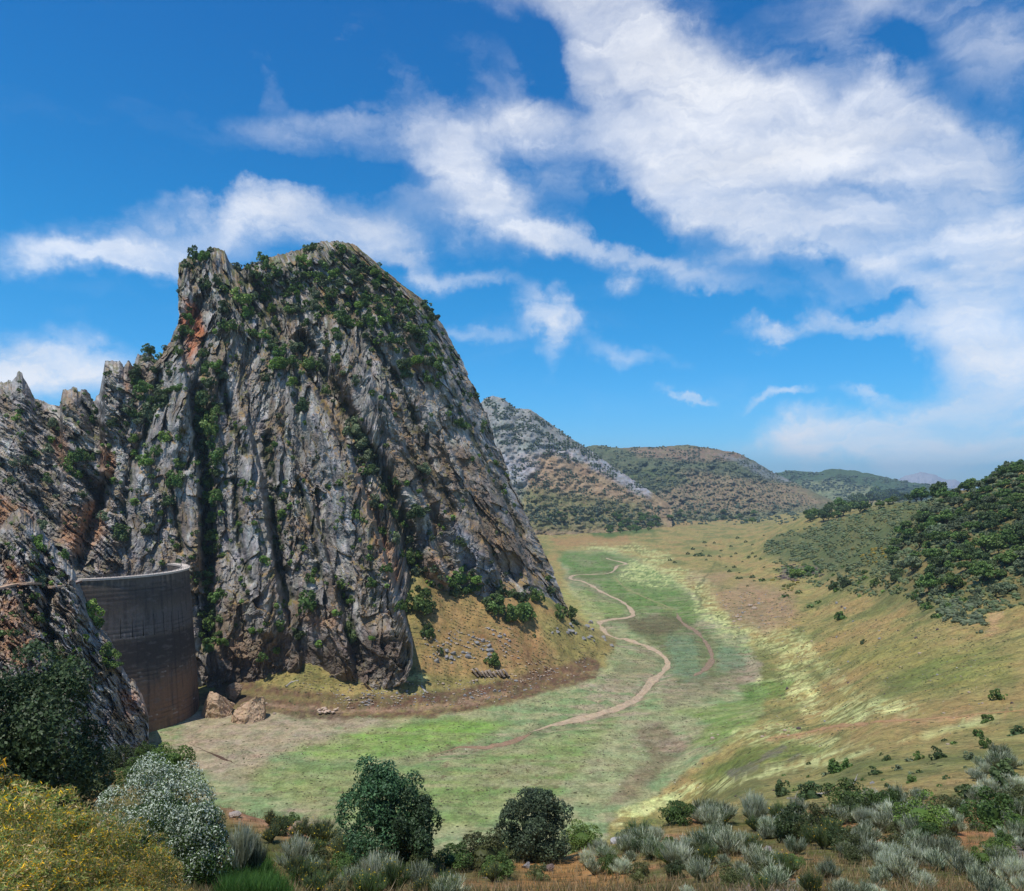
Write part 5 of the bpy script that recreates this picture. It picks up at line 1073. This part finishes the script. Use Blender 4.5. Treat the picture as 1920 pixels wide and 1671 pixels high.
# ------------------------------------------------------------------ the arch dam
DCX, DCY, DR, ZT = -195.7, 347.0, 38.8, CZ - 37.8
def dpt(a, r, z): return (DCX + math.cos(a) * r, DCY + math.sin(a) * r, z)
A0, A1 = R(-112), R(60)
dam = bpy.data.objects.new('arch_dam', None); ROOT.objects.link(dam); dam.location = (DCX, DCY, 0)
dam['label'] = 'curved dark concrete arch dam wedged in the gorge beside the peak'; dam['category'] = 'dam'
na, nzv = 240, 150
an, zq = np.meshgrid(np.linspace(A0, A1, na), np.linspace(ZT - 0.65, -4, nzv)); hgt = ZT - zq
arc = an * DR; lift = np.abs(((hgt / 2.0) % 1.0) - 0.5) * 2; lj = sstep(0.80, 1.0, lift + 0.05 * fbm(arc / 2, hgt / 8, 2, 3)); vj = sstep(0.955, 1.0, np.abs(((arc / 9.0) % 1.0) - 0.5) * 2)
form = sstep(0.90, 1.0, np.abs(((arc / 2.4) % 1.0) - 0.5) * 2)
rr = DR + 0.07 * hgt - 0.09 * lj - 0.06 * vj + 0.05 * fbm(arc / 3, hgt / 3, 3, 8)
c = np.zeros(an.shape + (3,)) + np.array(lin(100,92,84)); hn = hgt / 70
c = mixc(c, lin(74,68,66), sstep(0.02, 0.12, hn) * (1 - sstep(0.14, 0.24, hn)) * 0.6); c = mixc(c, lin(100,97,98), 0.7 * sstep(0.2, 0.26, hn) * (1 - sstep(0.36, 0.39, hn)))
c = mixc(c, lin(58,54,54), 0.8 * sstep(0.37, 0.42, hn) * (1 - sstep(0.5, 0.72, hn))); c = mixc(c, lin(134,102,78), 0.9 * sstep(0.55, 0.85, hn + 0.12 * fbm(arc / 8, hgt / 14, 3, 9)))
c = mixc(c, lin(62,58,58), 0.6 * sstep(0.0, 0.4, fbm(arc / 2.2, hgt / 26, 4, 13, 0.6))); c = mixc(c, lin(112,106,104), 0.5 * sstep(0.1, 0.4, fbm(arc / 7, hgt / 2.0, 4, 14, 0.6)))
c = mixc(c, lin(196,190,184), 0.9 * sstep(0.90, 1.0, lift) * sstep(0.12, 0.3, fbm(arc / 5, hgt / 3.5, 4, 15, 0.65)) * sstep(0.3, 0.45, hn))
c = mixc(c, lin(140,134,134), 0.8 * sstep(0.12, 0.3, fbm(arc / 0.9, hgt / 12, 3, 17)) * sstep(0.33, 0.355, hn) * (1 - sstep(0.38, 0.395, hn)) * (an < R(-35)))
c = mixc(c, lin(48,44,44), 0.55 * lj * sstep(-0.3, 0.1, fbm(arc / 9, hgt / 3, 3, 16))); c = mixc(c, lin(50,46,46), 0.6 * vj); c = mixc(c, lin(66,60,58), 0.3 * form)
c = mixc(c, lin(148,132,116), 0.6 * sstep(0.15, 0.4, fbm(arc / 1.6, hgt / 8, 3, 18)) * (1 - sstep(0.03, 0.08, hn)))
out = np.stack([np.cos(an) * rr, np.sin(an) * rr, zq], -1); ri = DR - 3.2 - 0.03 * hgt; inn = np.stack([np.cos(an) * ri, np.sin(an) * ri, zq], -1)
M_dam = mat_surface('dam_concrete', 1.3, 0.35, 0.15, 0.45, rough=.85)
me = mesh_from('dam_wall', np.concatenate([out, inn[::-1]], 0), grid_faces(2 * nzv, na), np.concatenate([c, c[::-1]], 0)); add('dam_wall', me, M_dam, dam)
def ring(name, r0, r1, z0, z1, colr, a0=A0, a1=A1, n=140):
    a = np.linspace(a0, a1, n); co, si = np.cos(a), np.sin(a)
    V = np.stack([np.stack([co * r, si * r, a * 0 + z], 1) for r, z in ((r1, z0), (r1, z1), (r0, z1), (r0, z0), (r1, z0))])
    add(name, mesh_from(name, V, grid_faces(5, n), np.zeros((5 * n, 3)) + np.array(colr), smooth=False), M_dam, dam)
ring('walkway', DR - 3.4, DR + 0.5, ZT - 0.64, ZT, lin(196,184,172)); ring('kerb', DR + 0.15, DR + 0.55, ZT + 0.004, ZT + 0.22, lin(206,196,184)); ring('kerb', DR - 3.45, DR - 3.1, ZT + 0.004, ZT + 0.22, lin(206,196,184))
M_steel = mat_plain('dark_railing', (0.09, 0.085, 0.085), .6, .2, 4); M_rust = mat_plain('rusty_steel', (0.16, 0.075, 0.045), .8, .3, 3); M_slot = mat_plain('groove_shadow', (0.03, 0.028, 0.028), .95, .2)
post = mesh_mixed('post', *join([tube([(0, 0, 0), (0, 0, 0.6), (0, 0, 1.15)], [.055] * 3, 5)]))
for rad, a_end in ((DR + 0.35, A1), (DR - 3.28, A1)):
    rl = bpy.data.objects.new('railing', None); ROOT.objects.link(rl); rl.parent = dam
    for i in range(46): inst('post', post, M_steel, (math.cos(A0 + (A1 - A0) * i / 45) * rad, math.sin(A0 + (A1 - A0) * i / 45) * rad, ZT + .3), 1, 0, rl)
    for zz_ in (0.55, 1.12):
        pth = [(math.cos(a) * rad, math.sin(a) * rad, ZT + .3 + zz_) for a in np.linspace(A0, A1, 110)]; add('rail', mesh_mixed('rail', *tube(pth, [.04] * 110, 4)), M_steel, rl)
for tx in (226, 248, 268, 288, 306, 321, 334, 345):
    best = min(np.linspace(R(-80), R(-3), 400), key=lambda a: abs(CX + (DCX + math.cos(a) * (DR + 1.3)) / (DCY + math.sin(a) * (DR + 1.3)) * F - tx)); yd = DCY + math.sin(best) * DR
    z0, z1 = CZ - (1196 - (tx - 226) * .1 - HY) / F * yd, CZ - (1158 - (tx - 226) * .12 - HY) / F * yd
    r0_, r1_ = DR + 0.07 * (ZT - z0) + 0.03, DR + 0.07 * (ZT - z1) + 0.03; t_ = np.array([-math.sin(best), math.cos(best), 0]) * 0.14; er = np.array([math.cos(best), math.sin(best), 0])
    b0, b1 = er * r0_ + np.array([0, 0, z0]), er * r1_ + np.array([0, 0, z1]); q = er * .06; V = [b0 - t_, b0 + t_, b1 + t_, b1 - t_, b0 - t_ - q * 3, b0 + t_ - q * 3, b1 + t_ - q * 3, b1 - t_ - q * 3]
    add('groove_shade_strip', mesh_from('groove_shade_strip', V, [(0, 1, 2, 3), (0, 4, 5, 1), (2, 6, 7, 3), (1, 5, 6, 2), (0, 3, 7, 4)]), M_slot, dam)  # dark strip proud of the wall; the shade of a recessed slot painted on
# gangway from the rock to the dam, and the footpath cut in the rock
root = bpy.data.objects.new('footbridge', None); ROOT.objects.link(root); root['label'] = 'narrow rusty steel footbridge joining cliff path and dam crest'; root['category'] = 'footbridge'
pb = [Vector(dpt(R(-80), DR - 1, ZT - .1))]
for q in ((150,1088,287),(132,1094,284),(114,1098,281)): pb.append(Vector(W3(np.array(float(q[0])), np.array(float(q[1])), np.array(float(q[2])))))
root.location = pb[-1]; pl = [tuple(p - pb[-1]) for p in pb]
def strip(pl, w, th, name, mat, colr, parent, dz=0):
    V = []; n = len(pl); p = np.array(pl); T = unit(np.gradient(p, axis=0)); N = unit(np.cross(T, [0, 0, 1.0]))
    for (sx, sz) in ((-1, 0), (1, 0), (1, -th), (-1, -th), (-1, 0)): V.append(p + N * sx * w / 2 + np.array([0, 0, sz + dz]))
    return add(name, mesh_from(name, np.stack(V), grid_faces(5, n), np.zeros((5 * n, 3)) + np.array(colr), smooth=False), mat, parent)
strip(pl, 1.8, .22, 'deck', M_stone, lin(190,170,156), root); strip(pl, 1.2, .7, 'girder', M_rust, (0, 0, 0), root, -.26)
for sx in (-.85, .85):
    pr = [tuple(np.array(p) + np.array([0, sx, 1.05])) for p in pl]; add('rail', mesh_mixed('rail', *tube(pr, [.04] * len(pr), 4)), M_steel, root)
for i in range(8):
    k = i / 7 * (len(pl) - 1); a, b = int(min(k, len(pl) - 2)), k - int(min(k, len(pl) - 2)); p = Vector(pl[a]).lerp(Vector(pl[a + 1]), b); inst('post', post, M_steel, p + Vector((0, -.85, -.1)), 1, 0, root)
pp = []
for q in ((114,1098),(100,1099),(86,1098),(72,1093),(58,1092),(44,1093),(30,1094),(14,1097),(0,1101),(-20,1104)):
    h = hit(max(q[0], 1), q[1], ['dam_abutment_rock']); pp.append(tuple(W3(np.array(float(q[0])), np.array(float(q[1])), np.array(h[0] - 1.2))))
pp = [tuple(v) for v in np.array([np.interp(np.linspace(0, len(pp) - 1, 40), range(len(pp)), [p[i] for p in pp]) for i in range(3)]).T]
strip(pp, 2.4, .7, 'path', M_stone, lin(186,156,132), None)['kind'] = 'structure'

# ------------------------------------------------------------------ foreground vegetation
def near_tree(name, px, d, wpx, hpx, me_f, label, cat, dz=0.0, trunk=True, lift=0.0):
    p = onground(px, d); w, h = 1.12 * wpx / F * d / 2, 1.05 * hpx / F * d
    root = bpy.data.objects.new(name, None); ROOT.objects.link(root); root.location = p + Vector((0, 0, dz)); root['label'] = label; root['category'] = cat
    inst('crown', me_f((w, w * .95, h / 1.75)), M_leaf, (0, 0, lift - h * .06), 1, 0, root)
    if trunk: inst('trunk', trunk_mesh('trunk', 7, h * .75, h * .022, w * .6), M_bark, (0, 0, 0), 1, 0, root)
    return root
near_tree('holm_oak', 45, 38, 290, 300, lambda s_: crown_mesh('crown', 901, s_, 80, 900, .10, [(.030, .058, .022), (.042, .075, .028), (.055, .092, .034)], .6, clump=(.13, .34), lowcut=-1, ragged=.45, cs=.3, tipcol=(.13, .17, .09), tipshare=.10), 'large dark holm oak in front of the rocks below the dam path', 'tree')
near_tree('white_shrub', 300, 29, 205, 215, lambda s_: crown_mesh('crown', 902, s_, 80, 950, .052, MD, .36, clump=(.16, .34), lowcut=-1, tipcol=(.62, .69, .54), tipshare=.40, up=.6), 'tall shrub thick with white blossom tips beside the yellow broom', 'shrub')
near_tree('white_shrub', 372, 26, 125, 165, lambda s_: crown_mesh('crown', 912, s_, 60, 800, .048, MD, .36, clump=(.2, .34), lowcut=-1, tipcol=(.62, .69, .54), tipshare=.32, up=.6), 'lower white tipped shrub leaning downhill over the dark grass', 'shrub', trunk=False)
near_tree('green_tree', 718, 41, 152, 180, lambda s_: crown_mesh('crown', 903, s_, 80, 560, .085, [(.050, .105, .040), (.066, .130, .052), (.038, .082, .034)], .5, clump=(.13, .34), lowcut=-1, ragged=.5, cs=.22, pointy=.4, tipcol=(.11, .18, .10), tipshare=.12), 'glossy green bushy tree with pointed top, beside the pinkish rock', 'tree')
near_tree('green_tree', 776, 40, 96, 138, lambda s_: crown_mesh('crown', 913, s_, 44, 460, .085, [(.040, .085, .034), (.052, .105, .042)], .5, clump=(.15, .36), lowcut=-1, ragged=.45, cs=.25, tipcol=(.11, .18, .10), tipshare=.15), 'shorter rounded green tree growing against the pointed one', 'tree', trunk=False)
near_tree('mastic_tree', 1002, 49, 142, 128, lambda s_: crown_mesh('crown', 904, s_, 110, 520, .085, [(.058, .082, .042), (.074, .098, .052), (.046, .066, .036)], .6, clump=(.13, .28), lowcut=-1, ragged=.38, cs=.25), 'round domed dark olive-green tree on the crest above the valley', 'tree')
NEARB = [crown_mesh('bush_foliage', 930 + i, (1, 1, .9), 34, 200, .052, pal, .5, ragged=.5, clump=(.14, .36), lowcut=-.9, pointy=.2) for i, pal in enumerate([MD, BR, DK, MD, GY, OG])]
NB = ['mid green', 'bright green', 'dark green', 'leafy green', 'grey green', 'olive green']
def near_bush(px, d, wpx, hpx, k, label):
    p = onground(px, d); w, h = wpx / F * d / 2, hpx / F * d
    o = inst('shrub', NEARB[k], M_leaf, p - Vector((0, 0, .1 * h)), (w, w, h / 1.7)); o['label'] = label; o['category'] = 'shrub'; return o
for a in [(1097,60,56,62,0,'green shrub just beyond the domed dark tree'),(1092,55,74,50,1,'bright green low shrub in front of the domed dark tree foot'),(862,55,66,52,0,'green shrub between the pointed tree and the domed tree'),
  (548,53,34,32,0,'small round green shrub on the edge of the orange bank'),(522,47,44,40,2,'dark little shrub on the eroded orange bank'),(1597,72,104,62,0,'wide green shrub at the upper edge of the silver broom belt'),(1608,62,62,56,2,'dark green shrub directly below the wide green one'),
  (1662,63,60,62,0,'upright green shrub between broom bushes and the wide green shrub'),(1492,46,86,84,2,'big dark shrub in the broom next to the gravel'),(1540,47,70,70,5,'olive shrub beside the big dark one in the broom'),(1728,45,96,78,1,'bright green dome of a shrub near the lower gravel'),
  (1852,47,100,88,3,'spreading leafy shrub with bare stems near the gravel heap'),(1905,58,50,60,5,'olive shrub below the gravel heap at the edge of the scene'),(1775,60,60,46,5,'low olive shrub among the silver broom'),(322,70,76,66,1,'bright green shrub rising before the base of the dam'),
  (275,74,50,60,0,'green shrub beside the striped rock under the dam'),(215,78,60,60,2,'dark shrub under the abutment rock'),(245,66,70,50,3,'leafy green shrub among brooms under the dam'),(180,60,80,60,5,'olive shrub behind the holm oak'),
  (905,44,110,66,5,'olive brown twiggy shrub in front of the domed tree'),(850,42,80,50,0,'green shrub at the foot of the shorter green tree'),(935,40,70,46,0,'green shrub in the dry grass before the domed tree'),(1010,40,46,30,5,'small twiggy shrub in the orange grass'),(640,46,50,40,4,'grey green shrub left of the pointed tree'),
  (1180,66,50,40,4,'grey shrub near the white rocks on the crest'),(1268,66,70,50,0,'green shrub standing out of the silver broom belt'),(1210,72,60,40,4,'pale grey green shrub above the white rocks'),(1580,40,60,50,2,'dark shrub low in the broom belt'),(1680,38,56,44,5,'olive shrub between dark shrub and bright dome'),(590,38,60,50,5,'olive shrub on the slope below the orange bank')]:
    near_bush(*a)
for i in range(44):
    x, y = rng.choice([(rng.uniform(1140, 1560), rng.uniform(1570, 1670)), (rng.uniform(1500, 1920), rng.uniform(1540, 1670)), (rng.uniform(430, 960), rng.uniform(1600, 1680))]); d_ = ray_ground(x, y, 20, 140); w = rng.uniform(24, 56); k = rng.choice([0, 1, 2, 3, 5, 5])
    p = onground(x, d_); o = inst('shrub', NEARB[k], M_leaf, p, (w / F * d_ / 2, w / F * d_ / 2, w * .8 / F * d_ / 1.7)); note(o, NB[k], ('shrub', 'shrub'), 'in the broom belt' if x > 1100 else 'on the near slope', tuple(p), 'green shrubs on the near slope', 'dam')
BROOM = [broom_mesh('broom_twigs', 940 + i, 1.0, .62, 2500, .0078, [SV, SV[:2] + GY, SV + GY, SV[:2] + GY + MD[:1]][i], seg=2) for i in range(4)]
SPIKY = [broom_mesh('broom_twigs', 950 + i, 1.0, .50, 1800, .007, [GY + MD, OG + GY][i], (0.5, 0.36, 0.03), .05, seg=2, nb=22) for i in range(2)]
def broom(px, d, wpx, hpx, me, look, where):
    p = onground(px, d); w, h = wpx / F * d / 2, hpx / F * d
    o = inst('broom', me, M_leaf, p - Vector((0, 0, .05)), (w / .62, w / .62, h)); note(o, look, ('broom', 'broom bush'), where, tuple(p), 'broom bushes on the near slope', 'dam'); return o
def pyd(px, py): return ray_ground(px, py, 20, 140)
for poly, n, (w0, w1), meset, look, where in [
  ([(1130,1545),(1400,1535),(1560,1560),(1560,1690),(1300,1690),(1180,1650)], 68, (30, 74), BROOM + SPIKY[:1], 'silvery', 'in the broom belt'),
  ([(1560,1540),(1920,1530),(1940,1640),(1940,1695),(1560,1695)], 70, (26, 66), BROOM, 'silvery', 'beyond the gravel'),
  ([(1400,1540),(1900,1480),(1900,1540),(1450,1560)], 18, (30, 50), BROOM, 'small silvery', 'at the meadow edge'),
  ([(1820,1440),(1920,1400),(1920,1500),(1830,1500)], 14, (30, 56), BROOM, 'small silvery', 'high on the meadow'),
  ([(500,1560),(640,1575),(640,1660),(540,1671),(440,1640)], 14, (40, 70), SPIKY, 'green twiggy', 'beside the green trees'),
  ([(430,1470),(560,1530),(660,1575),(640,1590),(520,1560),(430,1500)], 18, (30, 56), SPIKY, 'green twiggy', 'on the slope edge'),
  ([(440,1590),(560,1620),(900,1690),(620,1700)], 16, (50, 80), BROOM + SPIKY, 'tall silvery', 'at the bottom of the slope'),
  ([(930,1600),(960,1580),(1000,1590),(920,1660)], 6, (40, 60), SPIKY, 'green twiggy', 'before the domed tree'),
  ([(150,1380),(350,1400),(350,1440),(180,1450)], 20, (40, 80), SPIKY + BROOM[:1], 'mixed green', 'under the dam'),
  ([(1040,1600),(1180,1600),(1180,1650),(1060,1640)], 6, (40, 66), BROOM, 'silvery', 'near the orange grass')]:
    xs, ys = [p[0] for p in poly], [p[1] for p in poly]; k = 0; tr = 0
    while k < n and tr < 900:
        tr += 1; x, y = rng.uniform(min(xs), max(xs)), rng.uniform(min(ys), max(ys))
        if not inside(np.array(x), np.array(y), poly): continue
        w = rng.uniform(w0, w1); broom(x, pyd(x, y), w, w * rng.uniform(.55, .9), rng.choice(meset), look, where); k += 1
broom(450, 33, 66, 100, BROOM[0], 'tall pale', 'right of the white shrub'); broom(478, 34, 50, 80, BROOM[1], 'tall pale', 'right of the white shrub'); broom(785, 30, 60, 60, BROOM[2], 'tall pale', 'under the green trees'); broom(700, 30, 60, 70, BROOM[0], 'tall pale', 'under the green trees')
# yellow broom close by
YB = [crown_mesh('yellow_broom_twigs', 960 + i, (1, 1, .95), 130, 640, .032, [(0.18, 0.25, 0.05), (0.36, 0.29, 0.10), (0.12, 0.19, 0.045), (0.48, 0.36, 0.17), (0.24, 0.27, 0.06)], .17, core=False, clump=(.10, .22), lowcut=-1, up=.7, tipcol=(.92, .54, .012), tipshare=.10) for i in range(3)]
for i, (px_, d, wpx, hpx) in enumerate([(20,15,300,290),(60,13.5,180,230),(170,13,150,190),(250,14,110,150),(330,15,90,90),(-90,16,300,330),(140,14.5,240,250),(230,15.5,200,205),(100,12.5,260,190),(280,17,130,150),(200,12,220,140),(300,13,150,110),(-20,12,300,230),(60,21,190,190),(150,21,120,130)]):
    p = onground(px_, d); w, h = wpx / F * d / 2, hpx / F * d
    o = inst('yellow_broom', YB[i % 3], M_leaf, p - Vector((0, 0, .1)), (w * 1.15, w * 1.15, h / 1.7)); note(o, 'spiny yellow-flowered', ('broom', 'broom'), 'in the near corner', tuple(p), 'yellow broom in the near corner', 'dam')
# pale rocks on the crest
for a in [(885,47,78,30,'broken pinkish rock ledge between the pointed and domed trees',lin(190,158,140)),(1155,60,44,18,'white rock on the crest beside the silver broom',lin(196,190,184)),(1180,61,36,15,'smaller white rock beside the first on the crest',lin(196,190,184)),(1028,44,26,24,'brown upright stone in front of the domed tree',lin(140,122,112)),(988,45,20,20,'black and white stone in front of the domed tree',lin(160,156,152)),
  (632,47,18,24,'pale stone close to the pointed green tree',lin(188,182,178)),(560,49,44,22,'pinkish rock on the edge of the orange bank',lin(186,160,142)),(440,52,34,18,'pale rock at the top of the orange bank',lin(190,176,160)),(1440,42,26,14,'grey stone above the lower gravel',lin(160,150,146))]:
    px_, d, wp, hp_, lb, cl = a; p = onground(px_, d); wm, hm = wp / F * d, hp_ / F * d
    add('rock', rock_mesh('rock', int(px_), 4, (wm / 2, wm / 3, hm / 2), cl, 14, rough=.12), M_stone, None, p - Vector((0, 0, hm * .1)), label=lb, category='rock')
# fallen wood on the meadow
def log(pts, r, label, name='fallen_log', dmin=80):
    P = []
    for x, y in pts:
        d = ray_ground(x, y, dmin); P.append(Vector(((x - CX) / F * d, d, terr(x, d) + r * .8)))
    o0 = P[0]; me = mesh_mixed(name, *join([tube([tuple(p - o0) for p in P], [r * (1 - .5 * i / len(P)) for i in range(len(P))], 7, lin(176,168,160)), tube([tuple(P[1] - o0), tuple(P[1] - o0 + Vector((.6, .4, .9)))], [r * .5, r * .2], 5, lin(176,168,160))]))
    add(name, me, M_stone, None, o0, label=label, category='log')
log([(1530,1492),(1545,1490),(1558,1486)], .16, 'bleached fallen log on the grassy slope, end raised'); log([(1598,1474),(1603,1466),(1606,1461)], .12, 'thin grey dead branch lying pointing uphill on the slope'); log([(1476,1498),(1490,1499),(1504,1497)], .09, 'thin dark dead stick next to the round bush')
log([(536,1290),(545,1283),(560,1280)], .5, 'bare dead tree trunk lying on the bank below the peak', dmin=200); log([(790,1294),(797,1300),(803,1305)], .5, 'thick grey log lying among the shoreline stones', dmin=200)

# grasses of the near slope
rg = np.random.RandomState(77)
def blades(name, poly, n, hgt, wid, pal, label, nb=6):
    P, D_, cx, cy = bins_in(poly, ['ground'], 0, 140)
    k = rg.randint(0, len(P), n); b = P[k] + np.column_stack([(rg.rand(n) - .5) * D_[k] * 4 / F, (rg.rand(n) - .5) * D_[k] * 9 / F, np.zeros(n) - .03]); b = np.repeat(b, nb, 0); m = len(b)
    b[:, :2] += rg.randn(m, 2) * .10; h = hgt * (0.5 + 0.8 * rg.rand(m)); ln = rg.randn(m, 2) * .35 * h[:, None]; s_ = unit(np.column_stack([rg.randn(m, 2), np.zeros(m)])) * (wid * (0.6 + .8 * rg.rand(m)))[:, None]
    tip = b + np.column_stack([ln, h]); V = np.stack([b - s_, b + s_, tip], 1).reshape(-1, 3); c_ = np.repeat(pick(rg, pal, m), 3, 0)
    o = add(name, mesh_from(name, V, np.arange(m * 3).reshape(m, 3), c_, smooth=False), M_leaf, kind='stuff'); o['label'] = label; o['category'] = 'grass'
DRY = [(0.44, 0.31, 0.15), (0.28, 0.22, 0.11), (0.22, 0.20, 0.08), (0.15, 0.17, 0.05), (0.38, 0.30, 0.18)]
blades('dry_grass', [(400,1450),(650,1540),(950,1580),(1250,1510),(1700,1480),(1960,1420),(1960,1700),(0,1700),(0,1560),(250,1400)], 11000, .34, .016, DRY, 'dry straw coloured grass on the near slope')
blades('green_grass', [(420,1625),(500,1615),(540,1700),(410,1700)], 2600, .55, .014, [(0.045, 0.13, 0.022), (0.035, 0.10, 0.02), (0.07, 0.16, 0.03)], 'lush dark green grass below the white shrub')

write_labels()
